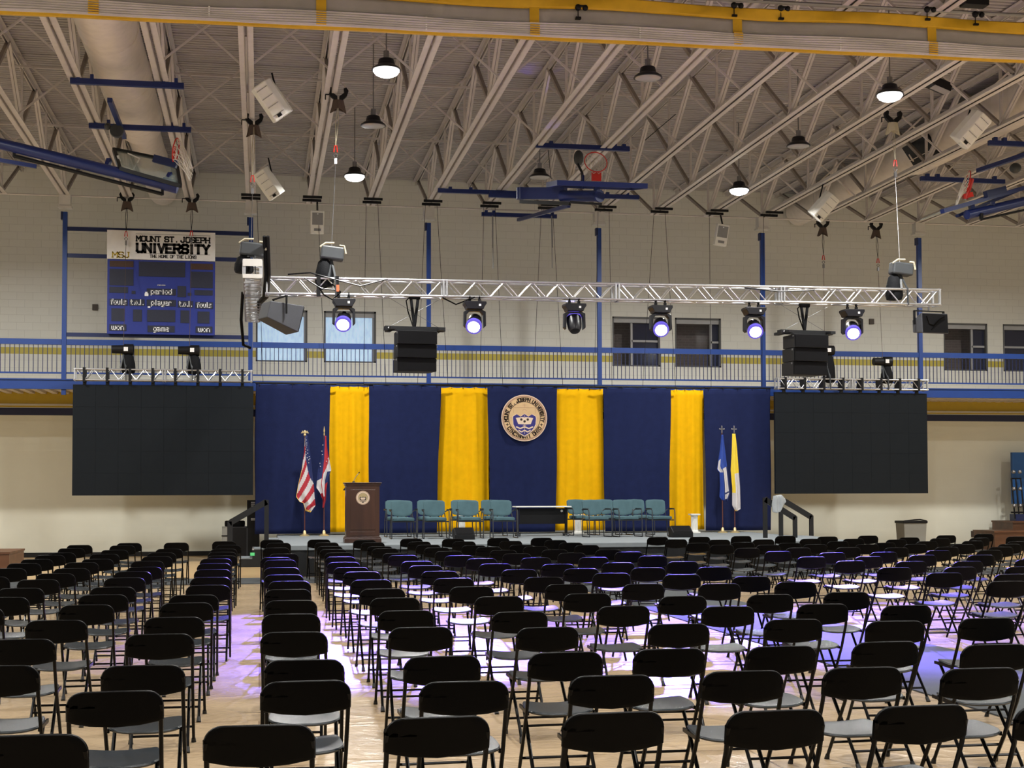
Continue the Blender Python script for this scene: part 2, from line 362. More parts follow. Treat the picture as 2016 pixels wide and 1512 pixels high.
WID = {'.': 1.9, 'I': 2.4, 'i': 2, 'l': 2, 'f': 2.4, 't': 2.6, 'r': 2.7, 'm': 4, 'w': 4, ' ': 2.2}
def letter_w(ch): return WID.get(ch, 3 if ch.islower() else 4)
def text(mb, string, fn, height, width=None, sw=.16, slab=False, gap=1.3, depth=.006):
    "fn(u, v, d) maps; height = cap height; the whole string is fitted to width and centred on u = 0"
    tot = sum(letter_w(c) for c in string)+gap*(len(string)-1); k = height/6; kx = (width/tot) if width else k
    x = -tot*kx/2
    for ch in string:
        lw = letter_w(ch)
        if ch != ' ':
            off = 2-lw/2 if ch == 'I' else 0
            for st in GL[ch]:
                for (a, b) in zip(st[:-1], st[1:]):
                    p = (x+(a[0]-off)*kx, a[1]*k); q = (x+(b[0]-off)*kx, b[1]*k)
                    dx, dy = q[0]-p[0], q[1]-p[1]; ln = math.hypot(dx, dy) or 1; t = sw*height/2
                    nx, ny = -dy/ln*t, dx/ln*t; ex, ey = dx/ln*t*.9, dy/ln*t*.9
                    mb.prism([(p[0]-ex+nx, p[1]-ey+ny), (p[0]-ex-nx, p[1]-ey-ny), (q[0]+ex-nx, q[1]+ey-ny), (q[0]+ex+nx, q[1]+ey+ny)], fn, 0, depth)
                if slab:
                    for e in (st[0], st[-1]):
                        if ch in 'MNUHITPRFVAYJ' and e[1] in (0, 6) and not (ch == 'T' and e[1] == 6) and not (ch == 'N' and e == (4, 0)):
                            cx = x+(e[0]-off)*kx; cy = e[1]*k; hw = 1.05*kx; t = sw*height*.36
                            mb.prism([(cx-hw, cy-t), (cx+hw, cy-t), (cx+hw, cy+t), (cx-hw, cy+t)], fn, 0, depth)
        x += (lw+gap)*kx

def text_words(parent, name, m_, string, fn, height, width, w_=True, **k):
    gap = k.get('gap', 1.3); tot = sum(letter_w(c) for c in string)+gap*(len(string)-1); kx = width/tot; x = -width/2
    for wd in string.split(' '):
        ww = sum(letter_w(c) for c in wd)+gap*(len(wd)-1)
        b = MB(); off = x+ww*kx/2; text(b, wd, (lambda o: (lambda u, v, d: fn(u+o, v, d)))(off), height, ww*kx, **k)
        b.build(name, m_, parent, w=w_); x += (ww+2*gap+letter_w(' '))*kx
COLS = {
 'A': [(-3.21,26.64),(-3.16,25.13),(-3.08,23.27),(-3.14,22.49),(-3.13,21.14),(-3.12,19.96),(-3.11,18.67),(-3.01,16.84)],
 'B': [(-2.38,27.07),(-2.42,26.23),(-2.36,24.22),(-2.36,22.69),(-2.28,20.99),(-2.38,20.02),(-2.32,18.49),(-2.36,17.37),(-2.38,16.2),(-2.34,14.79),(-2.29,13.54),(-2.31,12.35)],
 'C': [(-1.53,27.07),(-1.5,24.47),(-1.52,22.9),(-1.5,21.62),(-1.53,20.23),(-1.45,18.64),(-1.5,17.58),(-1.48,16.34),(-1.45,14.76),(-1.43,13.68),(-1.44,12.48),(-1.49,11.03),(-1.53,9.65)],
 'D': [(-0.67,27.54),(-0.56,25.98),(-0.6,24.26),(-0.59,22.99),(-0.56,21.68),(-0.62,20.73),(-0.6,19.34),(-0.57,17.84),(-0.54,16.21),(-0.52,14.86),(-0.6,13.47),(-0.62,12.53),(-0.64,11.11),(-0.66,9.82)],
 'E': [(0.23,28.15),(0.34,26.85),(0.27,24.52),(0.36,22.14),(0.23,20.93),(0.28,20.14),(0.27,18.1),(0.27,16.53),(0.31,15.34),(0.27,14.05),(0.27,12.62),(0.24,11.22),(0.23,9.78)],
 'F': [(1.14,28.15),(1.23,26.85),(1.2,25.02),(1.19,23.64),(1.21,22.31),(1.16,20.91),(1.11,19.29),(1.13,17.97),(1.19,16.94),(1.18,15.37),(1.18,13.94),(1.19,12.73),(1.15,11.35),(1.11,9.94)],
 'G': [(2.0,27.67),(2.08,26.71),(2.05,24.73),(2.06,23.79),(2.08,21.94),(2.1,21.19),(2.11,19.34),(2.09,18.17),(2.11,16.87),(2.09,15.47),(2.08,14.06),(2.13,12.7),(2.02,11.06),(1.98,9.76)],
 'H': [(2.96,28.15),(2.97,26.85),(2.95,25.19),(2.95,23.94),(2.96,22.47),(2.91,20.94),(3.09,19.92),(3.04,18.43),(3.1,17.01),(3.09,15.44),(3.08,14.21),(2.99,12.88),(2.96,11.43),(2.95,9.82)],
 'I': [(3.76,27.87),(3.81,26.73),(3.7,24.72),(3.85,24.02),(3.87,22.65),(3.86,21.37),(3.89,19.99),(3.82,18.14),(3.88,17.05),(4.01,16.04),(3.86,14.1),(3.76,12.39),(3.79,11.22),(3.88,10.0)],
 'J': [(4.71,28.15),(4.73,26.85),(4.56,24.79),(4.68,24.08),(4.71,22.62),(4.72,21.38),(4.72,19.93),(4.68,18.35),(4.73,17.05),(4.72,15.59),(4.63,13.97),(4.6,12.42),(4.64,11.29),(4.55,9.72)],
 'K': [(5.57,28.02),(5.57,26.67),(5.57,25.3),(5.58,24.06),(5.48,22.09),(5.59,21.26),(5.58,19.87),(5.51,18.16),(5.49,16.78),(5.36,15.07),(5.41,13.87),(5.4,12.56),(5.26,11.02),(5.32,9.81)],
 'L': [(7.97,27.99),(8.04,26.92),(7.86,24.94),(7.98,23.94),(7.95,22.53),(7.99,21.22),(7.79,19.35),(7.85,18.13),(7.59,16.21),(7.75,15.25),(7.57,13.53)],
 'M': [(8.82,27.88),(8.77,26.48),(8.79,25.15),(8.76,23.75),(8.8,22.43),(8.6,20.54),(8.61,19.24),(8.57,17.8),(8.53,16.37),(8.37,14.86)],
 'N': [(9.78,28.08),(9.66,26.45),(9.46,24.54),(9.67,23.85),(9.65,22.37),(9.46,20.58),(9.56,19.48),(9.32,17.67),(9.29,16.26)],
 'O': [(10.69,27.95),(10.69,26.6),(10.61,25.06),(10.55,23.63),(10.39,22.12),(10.51,20.88),(10.38,19.29),(10.36,17.92)],
 'P': [(11.37,27.38),(11.5,26.39),(11.16,24.24),(11.4,23.5),(11.32,22.18),(11.36,20.84),(10.84,18.58)],
 'Q': [(12.38,27.68),(12.09,25.73),(12.23,24.74),(12.13,23.16),(12.18,21.97)],
 'R': [(12.88,26.83),(13.23,26.2),(13.15,24.74),(12.98,23.11)],
 'S': [(14.04,27.53),(14.09,26.24),(13.76,24.21)],
 'T': [(15.22,28.15),(15.23,26.85)],
}
REAR = [[(-0.89,5.85),(-0.0,5.92),(0.74,5.99),(1.5,5.97),(2.2,5.89),(2.88,5.9),(3.49,5.79)],[(-0.68,7.05),(0.23,7.25),(1.01,7.08),(1.79,7.16),(2.51,7.2),(3.19,7.22),(3.79,7.07)],[(-1.42,8.21),(-0.63,8.07),(0.25,8.16),(1.04,8.18),(1.78,8.24),(2.43,8.29),(3.14,8.29),(3.87,8.41),(4.46,8.13)]]

# ================================================================ THE HALL
XL, XR, YB, YF = -14.0, 29.0, 40.0, -6.0
ZD = 10.6            # underside of roof deck
ZC = 9.24            # bottom chords of the joists
YC = 37.0            # column line / balcony edge
b = MB(); b.bb((XL, YF, -.2), (XR, YB+.3, 0)); o = b.build('floor', 'floor', kind='structure')
# back wall with window openings
WIN = [(-.14, 1.28, 'blind'), (1.74, 3.2, 'blind'), (10.06, 11.5, 'dark'), (11.95, 13.36, 'dark'), (20.4, 21.84, 'dark'), (22.35, 23.8, 'dark')]
WZ0, WZ1 = 5.38, 6.83
b = MB(); b.bb((XL, YB, 0), (XR, YB+.25, WZ0)); b.bb((XL, YB, WZ1), (XR, YB+.25, 12.2)); xs = XL
for x0, x1, k in WIN: b.bb((xs, YB, WZ0), (x0, YB+.25, WZ1)); xs = x1
b.bb((xs, YB, WZ0), (XR, YB+.25, WZ1)); b.build('wall_back', 'wall', kind='structure')
b = MB(); b.bb((XL-.25, YF, 0), (XL, YB+.25, 12.2)); b.build('wall_left', 'wall', kind='structure')
b = MB(); b.bb((XR, YF, 0), (XR+.25, YB+.25, 12.2)); b.build('wall_right', 'wall', kind='structure')
# painted bands on the back wall
b = MB(); xs = XL
M['band_yellow'] = mat('band_yellow', (.60, .42, .03), .5, var=.04); M['band_navy'] = mat('band_navy', (.012, .018, .075), .5)
M['band_upper'] = mat('band_upper', (.56, .46, .07), .5)
for x0, x1, k in WIN: b.bb((xs, YB-.004, 5.50), (x0, YB, 5.68)); xs = x1
b.bb((xs, YB-.004, 5.50), (XR, YB, 5.68)); b.build('trim_1', 'band_upper', kind='structure')
b = MB(); b.bb((XL, YB-.004, 4.06), (XR, YB, 4.50)); b.build('trim_2', 'band_yellow', kind='structure')
b = MB(); b.bb((XL, YB-.004, 3.84), (XR, YB, 4.04)); b.build('trim_3', 'band_navy', kind='structure')
b = MB(); b.bb((XL, YB-.02, 0), (XR, YB, .13)); b.build('baseboard_back', 'rubber', kind='structure')
b = MB(); b.tube([(XL, YB-.12, 4.12), (XR, YB-.12, 4.12)], .03, 8); b.build('trim_4', 'trim_white', smooth=True, kind='structure')
b = MB(); b.tube([(XL, YC+.02, ZC), (XR, YC+.02, ZC)], .022, 6); b.build('trim_5', 'paint', smooth=True, kind='structure')
for i, (x0, x1, k) in enumerate(WIN):
    b = MB()
    for (a, c) in (((x0, YB+.02, WZ0), (x0+.05, YB+.2, WZ1)), ((x1-.05, YB+.02, WZ0), (x1, YB+.2, WZ1)), ((x0, YB+.02, WZ1-.05), (x1, YB+.2, WZ1)), ((x0, YB+.02, WZ0), (x1, YB+.2, WZ0+.04))): b.bb(a, c)
    wn = b.build('window_%d' % (i+1), 'frame_grey', kind='structure')
    b = MB(); b.bb((x0+.05, YB+.05, WZ1-.17), (x1-.05, YB+.15, WZ1-.05)); b.build('blind_box', 'frame_pale', wn)
    if k == 'blind':
        b = MB(); b.bb((x0+.05, YB+.12, WZ0+.04), (x1-.1, YB+.13, WZ1-.17)); b.build('roller_blind', 'blind', wn)
    else:
        b = MB(); xm = x0+(x1-x0)*(.42, .80, .68, .05)[i-2]
        b.bb((x0+.05, YB+.14, WZ0+.04), (xm, YB+.15, WZ1-.1)); b.build('pane', 'pane_clear', wn); b = MB(); b.bb((xm, YB+.14, WZ0+.04), (x1-.05, YB+.15, WZ1-.1)); b.build('pane', 'pane_dark', wn); b = MB()
        b.bb((xm-.03, YB+.10, WZ0), (xm+.03, YB+.18, WZ1-.1)); b.bb((xm, YB+.10, WZ0+.72), (x1-.05, YB+.18, WZ0+.78))
        b.build('mullion', 'frame_pale', wn)
b = MB(); b.bb((8.5, YB+.9, 3.5), (27, YB+1.1, 9)); b.build('wall_outside', 'brick', kind='structure')
# roof deck, ribbed, ribs across the hall
b = MB(); prof = []; y = YF
while y < YB+.2:
    for k in range(6):
        prof += [(y, ZD), (y+.085, ZD), (y+.1, ZD+.055), (y+.138, ZD+.055)] if k < 5 else [(y, ZD), (y+.070, ZD), (y+.078, ZD+.095), (y+.146, ZD+.095)]
        y += .1524
vs = [(XL, a, z) for a, z in prof]+[(XR, a, z) for a, z in prof]; n = len(prof)
b.add(vs, [(i, i+1, n+i+1, n+i) for i in range(n-1)]); b.bb((XL, YF, ZD+.10), (XR, YB+.25, ZD+.3)); b.build('ceiling', 'deckpaint', kind='structure')

# joists
CX = [-4.87+4.606*i for i in range(7)]
JX = [CX[0]+4.606/3*i for i in range(-3, 20)]
def make_joist():
    t = thing('roof_joist', 'x', 'roof joist', (0, YC, ZC)); y0 = -32.0     # local y runs toward the camera as negative
    b = MB()
    for s in (-1, 1):
        b.bb((s*.02, y0, 0), (s*.125, 0, .02)); b.bb((s*.02, y0, 0), (s*.035, 0, .12))
    b.build('bottom_chord', 'paint', t)
    b = MB(); zt = ZD-ZC-.02
    for s in (-1, 1):
        b.bb((s*.02, y0, zt-.018), (s*.10, 3.0, zt)); b.bb((s*.02, y0, zt-.12), (s*.034, 3.0, zt))
    b.build('top_chord', 'paint', t)
    P = 3.35; n = 9
    for i in range(n+1):
        yb = -i*P
        b = MB(); b.bar((-.0, yb, .06), (.0, yb+P/2 if i else 2.6, zt-.06), .07, .07, up=(1, 0, 0)); b.build('diagonal', 'paint_dark', t)
        b = MB(); b.bar((.03, yb, .06), (.03, yb-P/2, zt-.06), .05, .05, up=(1, 0, 0)); b.bar((-.03, yb, .06), (-.03, yb-P/2, zt-.06), .05, .05, up=(1, 0, 0)); b.build('diagonal', 'paint', t)
        b = MB(); b.bb((-.022, yb-.03, .06), (.022, yb+.03, zt-.06)); b.build('vertical', 'paint', t)
    return t
jt = make_joist()
for i, x in enumerate(JX):
    t = jt if i == 0 else copy_tree(jt)
    t.location.x = x
    k = i-3
    if k < 0: lab = 'pale steel roof joist left of the scoreboard column, %s outward from it' % ORD[-k-1]
    else:
        col, r = divmod(k, 3); nm = ['leftmost', 'second', 'third', 'fourth', 'fifth', 'sixth', 'seventh'][col]
        lab = ('pale steel roof joist standing over the %s blue column from left' % nm) if r == 0 else ('pale steel roof joist, %s one right of the %s blue column' % (ORD[r-1], nm))
    tag(t, lab, 'roof joist', 'roof joists running toward the stage wall')
# cross bracing rows
for i, y in enumerate((34.0, 29.3, 25.2, 21.2, 17.2)):
    t = thing('joist_bridging', ['row of thin cross braces between the joists nearest the back wall', 'second row of thin cross braces between joists from the back wall',
        'third row of thin cross braces between joists, above the hanging lamps', 'fourth row of thin cross braces between joists, over the lighting truss', 'row of thin cross braces between joists nearest the rolled curtain'][i],
        'bridging', (JX[0], y, ZC), group='bridging rows of the roof')
    for a, c in zip(JX[:-1], JX[1:]):
        if a < -2.7 < c or a < 15.75 < c: continue
        b = MB(); b.bar((a+.1, y, ZC+.05), (c-.08, y+.15, ZD-.1), .035, .035); b.build('brace', 'paint', t, w=True)
        b = MB(); b.bar((c-.1, y+.04, ZC+.05), (a+.08, y+.19, ZD-.1), .035, .035); b.build('brace', 'paint', t, w=True)
    b = MB(); b.bb((JX[0], y+.3, ZD-.28), (JX[-1], y+.34, ZD-.24)); b.build('tie_bar', 'paint', t, w=True)

# columns
for i, x in enumerate(CX):
    t = thing('steel_column', 'slim blue steel column on the balcony edge, %s from the left' % ORD[i], 'column', (x, YC, 4.2), group='blue columns of the balcony')
    b = MB(); b.bb((x-.055, YC-.055, 4.2), (x+.055, YC+.055, ZC-.42)); b.build('shaft', 'blue_steel', t, w=True)
    b = MB(); b.bb((x-.10, YC-.08, ZC-.62), (x-.055, YC+.06, ZC-.42)); b.build('bracket', 'dark_blue', t, w=True)
    b = MB(); b.bb((x-.14, YC-.12, ZC-.28), (x+.14, YC+.12, ZC)); b.bb((x-.17, YC-.14, ZC-.33), (x+.17, YC+.14, ZC-.28)); b.build('cap_block', 'trim_white', t, w=True)

# balcony: deck, beam, railings between columns
b = MB(); ns = 0; x = XL+.05
while x < XR-.2: b.bb((x, YC+.1, 4.42), (x+.14, YB-.01, 4.48)); x += .3
b.bb((XL+.01, YC+.1, 4.48), (XR-.01, YB-.01, 4.60))
t = tag(b.build('balcony_deck', 'duct'), 'beige balcony floor slab with ribbed underside along the back wall', 'balcony')
b = MB(); b.bb((XL, YC-.06, 4.34), (XR, YC+.06, 4.60)); b.bb((XL, YC-.09, 4.57), (XR, YC+.06, 4.60)); b.bb((XL, YC-.09, 4.34), (XR, YC+.06, 4.37))
tag(b.build('balcony_beam', 'blue_steel'), 'long royal blue steel beam along the balcony edge', 'beam')
edges = [XL]+CX+[XR]
for i, (a, c) in enumerate(zip(edges[:-1], edges[1:])):
    a += .06; c -= .06
    pos = ['left of the leftmost column', 'below the scoreboard', 'behind the black fill speaker and left windows', 'between third and fourth columns, right of the left array', 'between fourth and fifth columns, before dark windows',
           'behind the right speaker array', 'between sixth and seventh columns at far right', 'beyond the seventh column'][i]
    t = thing('balcony_railing', 'blue balcony railing section '+pos, 'railing', (a, YC, 4.6), group='balcony railing sections')
    b = MB(); b.bb((a, YC-.04, 5.46), (c, YC+.04, 5.60)); b.build('top_rail', 'blue_steel', t, w=True)
    b = MB(); b.bb((a, YC-.025, 4.73), (c, YC+.025, 4.77)); b.build('bottom_rail', 'blue_steel', t, w=True)
    if i in (0, 7): xs_ = [c-.113*(j+1) if i == 0 else a+.113*(j+1) for j in range(40)]
    else: nn = round((c-a)/.113); xs_ = [a+(c-a)*(j+1)/(nn+1) for j in range(nn)]
    me = None
    for x in xs_:
        if me is None:
            b = MB(); b.bb((-.008, -.008, .15), (.008, .008, .88)); ob = b.build('baluster', 'dark_blue', t); me = ob.data
        else:
            ob = bpy.data.objects.new('baluster', me); COL.objects.link(ob); ob.parent = t
        ob.location = (x-a, 0, 0)
# horizontal blue bars that carry the scoreboard
t = thing('scoreboard_support', 'dark blue horizontal bars between first two columns behind the scoreboard', 'support frame', (CX[0], YC, 5.7))
for z in (8.40, 7.72, 5.72):
    b = MB(); b.bb((CX[0]+.055, YC-.03, z-.05), (CX[1]-.055, YC+.03, z+.05)); b.build('crossbar', 'dark_blue', t, w=True)
for i, (px, py) in enumerate(((187, 605), (1716, 633))):
    p = at(px, py, YB-.03); b = MB(); b.bb((p.x-.07, YB-.06, p.z-.08), (p.x+.07, YB, p.z+.08))
    t = b.build('wall_box', 'outlet'); tag(t, ['small brown alarm box on the wall left of the scoreboard', 'small brown alarm box on the wall above the right railing'][i], 'alarm box')
p = at(1916, 1051, YB-.03); b = MB(); b.bb((p.x-.06, YB-.03, p.z-.09), (p.x+.06, YB, p.z+.09)); t = b.build('wall_outlet', 'outlet'); tag(t, 'dark wall outlet low on the wall right of the trash bin', 'outlet')

# carpets on the floor
b = MB(); b.bb((5.62, -5, 0), (7.45, 27.5, .012)); tag(b.build('aisle_runner', 'carpet'), 'grey carpet runner along the aisle toward the stage', 'carpet')
b = MB(); b.bb((-5.6, 27.5, 0), (18, 29.3, .014)); tag(b.build('cross_runner', 'carpet'), 'grey carpet strip across the floor in front of the stage', 'carpet')
b = MB(); b.bb((-5.4, 2, 0), (-3.5, 27.5, .012)); tag(b.build('side_runner', 'carpet'), 'grey carpet strip left of the leftmost seats', 'carpet')
M['gym_floor'] = mat('gym_floor', (.50, .34, .17), .3, var=.1, vscale=2, stretch=(.3, 4, 1))
b = MB(); b.bb((XL, 29.3, 0), (XR, YB, .006)); tag(b.build('bare_gym_floor', 'gym_floor'), 'uncovered light maple floor around the stage', 'floor area', kind='structure'); bpy.data.objects['bare_gym_floor'].name = 'floor_stage_end'

# ducts
def duct(x, label, grille):
    t = thing('air_duct', label, 'duct', (x, 38, 10.0))
    seg = [(YB-.1, .38), (33.0, .38), (32.2, .52), (19, .52)]
    b = MB(); b.tube([(x, yy, 10.02 if r < .5 else 9.98) for yy, r in seg], [r for _, r in seg], 28); b.build('pipe', 'duct', t, smooth=True, w=True)
    for yy in (35.6, 31.5, 28.6, 25.6, 22.6):
        r = .39 if yy > 33 else .53
        b = MB(); b.tube([(x, yy, 10.0), (x, yy+.06, 10.0)], r+.012, 28); b.build('seam_ring', 'duct', t, smooth=True, w=True)
    if grille:
        b = MB(); rot = Matrix.Rotation(R(-35), 3, 'Y'); b.box((x-.42, 31.0, 9.72), (.05, 1.3, .62), rot); b.build('grille', 'dark_box', t, w=True)
duct(-2.68, 'big round beige air duct under the roof at left, above the folded hoop', False)
duct(15.75, 'big round beige air duct under the roof at right with dark grille', True)

# ================================================================ LAMPS
def highbay(x, y, z, lit, label, k=1.0):
    t = thing('high_bay_lamp', label, 'lamp', (x, y, z), group='lit high bay lamps' if lit else 'dark high bay lamps')
    b = MB(); b.lathe([(.10, .17), (.13, .15), (.15, .06), (.24, 0), (.255, -.03), (.235, -.035)], 28); b.build('housing', 'fixture_black', t, smooth=True)
    b = MB(); b.lathe([(.225, -.030), (.225, -.05), (.19, -.10), (.12, -.135), (.001, -.15)] if lit else [(.225, -.030), (.225, -.036), (.18, -.044), (.001, -.048)], 28); b.build('lens', 'lamp_lit' if lit else 'lamp_off', t, smooth=True)  # lit lens bulges into a dome, its shape standing in for glare
    b = MB(); b.lathe([(.05, .30), (.05, .17)], 12); b.tube([(0, 0, .30), (0, 0, ZD-z)], .012, 6); b.build('hanger', 'steel', t)
    if lit: area_lamp('lamp_light', (0, 0, -.155), .44, HIGHBAY_W*k, (1.0, .985, .945), t)
names = {(2.1, 24.1): 'glowing high bay lamp, largest one left of centre under the rolled curtain', (2.1, 32.4): 'glowing high bay lamp above the truss, lower of the left pair',
 (11.3, 24.1): 'glowing high bay lamp at upper right beside the hoist clamp', (11.3, 32.4): 'glowing high bay lamp, lower right, left of the white speaker'}
for x in LAMP_X:
    for y in LAMP_Y:
        lab = names.get((x, y), 'glowing high bay lamp, %s line, %s row from stage' % ({-7.0: 'far left', 2.1: 'left of centre', 11.3: 'right of centre', 20.4: 'far right'}[x], ORD[LAMP_Y.index(y)]))
        highbay(x, y, 9.0, True, lab)
for (x, y, l) in ((2.17, 27.85, 'unlit black high bay lamp between the two glowing left lamps'), (6.65, 23.8, 'unlit black high bay lamp high at right of centre near the curtain'),
                  (11.09, 28.04, 'unlit black high bay lamp between the two glowing right lamps'), (6.31, 31.84, 'unlit black high bay lamp behind the centre folded hoop')):
    highbay(x, y, 9.0, False, l)
t = thing('flood_lamp', 'small dark box floodlight under the roof at upper right', 'lamp', atz(1848, 168, 9.6)); b = MB(); b.box((0, 0, 0), (.42, .3, .16), Matrix.Rotation(R(20), 3, 'Y')); b.build('housing', 'fixture_black', t)
b = MB(); b.box((0.02, -.02, -.085), (.34, .24, .02), Matrix.Rotation(R(20), 3, 'Y')); b.build('lens', 'lamp_off', t); b = MB(); b.tube([(0, 0, .05), (0, 0, 1.0)], .015, 6); b.build('hanger', 'steel', t)

# ================================================================ TRUSSES
def truss(name, label, p0, p1, size, seg, r=.024, group=None, flip=1):
    p0 = Vector(p0); p1 = Vector(p1); L = (p1-p0).length; d = (p1-p0)/L; up = Vector((0, 0, 1)); sd = d.cross(up).normalized(); h = size/2
    t = thing(name, label, 'truss', p0, group=group)
    ns = max(1, round(L/seg)); sl = L/ns
    cor = [(-1, -1), (1, -1), (1, 1), (-1, 1)]
    for s in range(ns):
        a = p0+d*(sl*s); c = p0+d*(sl*(s+1))
        for (u, v) in cor:
            o_ = sd*(u*h)+up*(v*h); b = MB(); b.tube([a+o_, c+o_], r, 10); b.build('chord', 'alu', t, smooth=True, w=True)
        n = max(2, 2*round(sl/(size*1.75)/1)); n = n if n % 2 == 0 else n+1
        b = MB()
        for f in range(4):
            (u0, v0), (u1, v1) = cor[f], cor[(f+1) % 4]
            A = sd*(u0*h)+up*(v0*h); B = sd*(u1*h)+up*(v1*h)
            if f in (1, 2): A, B = B, A
            for i in range(n):
                x0 = .06+(sl-.12)*i/n; x1 = .06+(sl-.12)*(i+1)/n
                P, Q = (A, B) if i % 2 == 0 else (B, A)
                b.tube([a+d*x0+P, a+d*x1+Q], r*.5, 6)
        b.build('lacing', 'alu', t, smooth=True, w=True)
        for e in (a+d*.03, c-d*.03):
            b = MB()
            for (u, v, wd, ht) in ((-1, 0, .05, size), (1, 0, .05, size), (0, 1, size, .05), (0, -1, size, .05)):
                q = e+sd*(u*h)+up*(v*h)
                b.bar(q-(up*ht/2 if u else sd*wd/2), q+(up*ht/2 if u else sd*wd/2), .06, .03, up=d)
            b.build('end_frame', 'alu', t, w=True)
    return t
TY = 25.9; tl = at(522, 565, TY); TZ = 5.46; TXL, TXR = tl.x, 13.09
main = truss('lighting_truss', 'long silver box truss hung across the hall, carrying six moving lights', (TXL, TY, TZ), (TXR, TY, TZ+.06), .29, 3.25)
# clip-on cables of the main truss
for k, pts in enumerate(([(.4, 5.66), (.8, 5.70), (1.2, 5.60), (1.7, 5.48), (2.2, 5.62)], [(.9, 5.52), (1.05, 5.30), (1.2, 5.22), (1.35, 5.36), (1.2, 5.50), (1.0, 5.40)], [(.7, 5.6), (1.0, 5.42), (1.25, 5.40)], [(9.0, 5.61), (9.7, 5.56), (10.4, 5.60)], [(3.2, 5.30), (3.45, 5.18), (3.8, 5.32)])):
    b = MB(); b.tube([(TXL+x, TY-.17, z) for x, z in pts], .014, 6); b.build('power_cable', 'black_tube', main, smooth=True, w=True)
for (x, m_) in ((.95, 'black'), (1.28, 'black')):
    b = MB(); b.bb((TXL+x-.035, TY-.175, TZ-.19), (TXL+x+.035, TY-.15, TZ+.19)); b.build('strap', m_, main, w=True)
b = MB(); b.bb((TXL+1.25, TY-.185, TZ-.09), (TXL+1.32, TY-.17, TZ+.03)); b.build('tape', 'orange', main, w=True, label='orange tape')
side = truss('side_truss', 'silver box truss at left receding toward the screen, seen end on', (at(497, 540, 24.9).x, 24.9, 5.62), (at(502, 620, 31.2).x-.05, 31.2, 5.60), .29, 2.1)
b = MB(); e = side.location; b.bb((e.x-.165, e.y-.04, 5.45), (e.x+.165, e.y-.02, 5.52)); b.bb((e.x-.165, e.y-.04, 5.66), (e.x+.165, e.y-.02, 5.78)); b.build('end_plate', 'white', side, w=True)
for k in range(13):
    y = 25.3+.45*k; b = MB(); b.bb((e.x-.15, y, 5.42), (e.x+.15, y+.06, 5.47)); b.build('rung', 'alu', side, w=True)
for dx, m_ in ((.20, 'black_cloth'), (.26, 'black')):
    b = MB(); b.tube([(e.x+dx, 24.95, 6.2), (e.x+dx+.03, 25.4, 5.6), (e.x+dx, 26.5, 5.35), (e.x+dx-.1, 28, 5.45), (e.x+dx-.1, 31, 5.5)], .03, 8); b.build('cable_bundle', m_, side, smooth=True, w=True)
b = MB(); b.tube([(e.x-.19, 27.0, 5.5), (e.x-.22, 27.2, 5.0), (e.x-.18, 27.4, 4.55), (e.x-.05, 27.5, 4.5)], .03, 8); b.build('cable_bundle', 'black_tube', side, smooth=True, w=True)

SY = 35.95
a0 = at(146, 737, SY); a1 = at(497, 740, SY); tzl = 1.7474+(a1.z-1.7474)
st_l = truss('screen_truss', 'short silver box truss above the left black screen', (a0.x, SY, 4.63), (a1.x, SY, 4.63), .26, 2.2, r=.02, group='trusses carrying the screens')
a0 = at(1527, 752, SY); a1 = at(1823, 756, SY)
st_r = truss('screen_truss', 'short silver box truss above the right black screen', (a0.x, SY, 4.60), (a1.x, SY, 4.60), .26, 2.2, r=.02, group='trusses carrying the screens')
# screens
def screen(x0, x1, z0, z1, label, tr):
    t = thing('led_screen', label, 'screen', ((x0+x1)/2, SY, z0), group='black video screens beside the stage')
    b = MB(); b.bb((x0, SY-.04, z0), (x1, SY+.04, z1)); b.build('cabinet', 'screen_edge', t, w=True)
    nx, nz = 8, 5
    for i in range(nx):
        for j in range(nz):
            xa = x0+(x1-x0)*i/nx; xb = x0+(x1-x0)*(i+1)/nx; za = z0+(z1-z0)*j/nz; zb = z0+(z1-z0)*(j+1)/nz
            b = MB(); b.bb((xa+.0015, SY-.052, za+.0015), (xb-.0015, SY-.041, zb-.0015)); b.build('panel', 'screen', t, w=True)
    for i in range(nx):
        xm = x0+(x1-x0)*(i+.5)/nx
        b = MB(); b.bb((xm-.04, SY-.03, z1), (xm+.04, SY+.03, z1+.09)); b.build('hanging_bracket', 'black', t, w=True)
        b = MB(); b.bb((xm-.03, SY-.16, z1+.06), (xm+.03, SY+.16, 4.80 if x0 < 0 else 4.77)); b.build('truss_strap', 'black', tr, w=True)
screen(at(144, 757, SY).x, at(499, 757, SY).x, 1.675, 4.385, 'big black video screen hanging left of the drapes', st_l)
screen(at(1524, 772, SY).x, at(1823, 772, SY).x, 1.67, 4.375, 'big black video screen hanging right of the drapes', st_r)

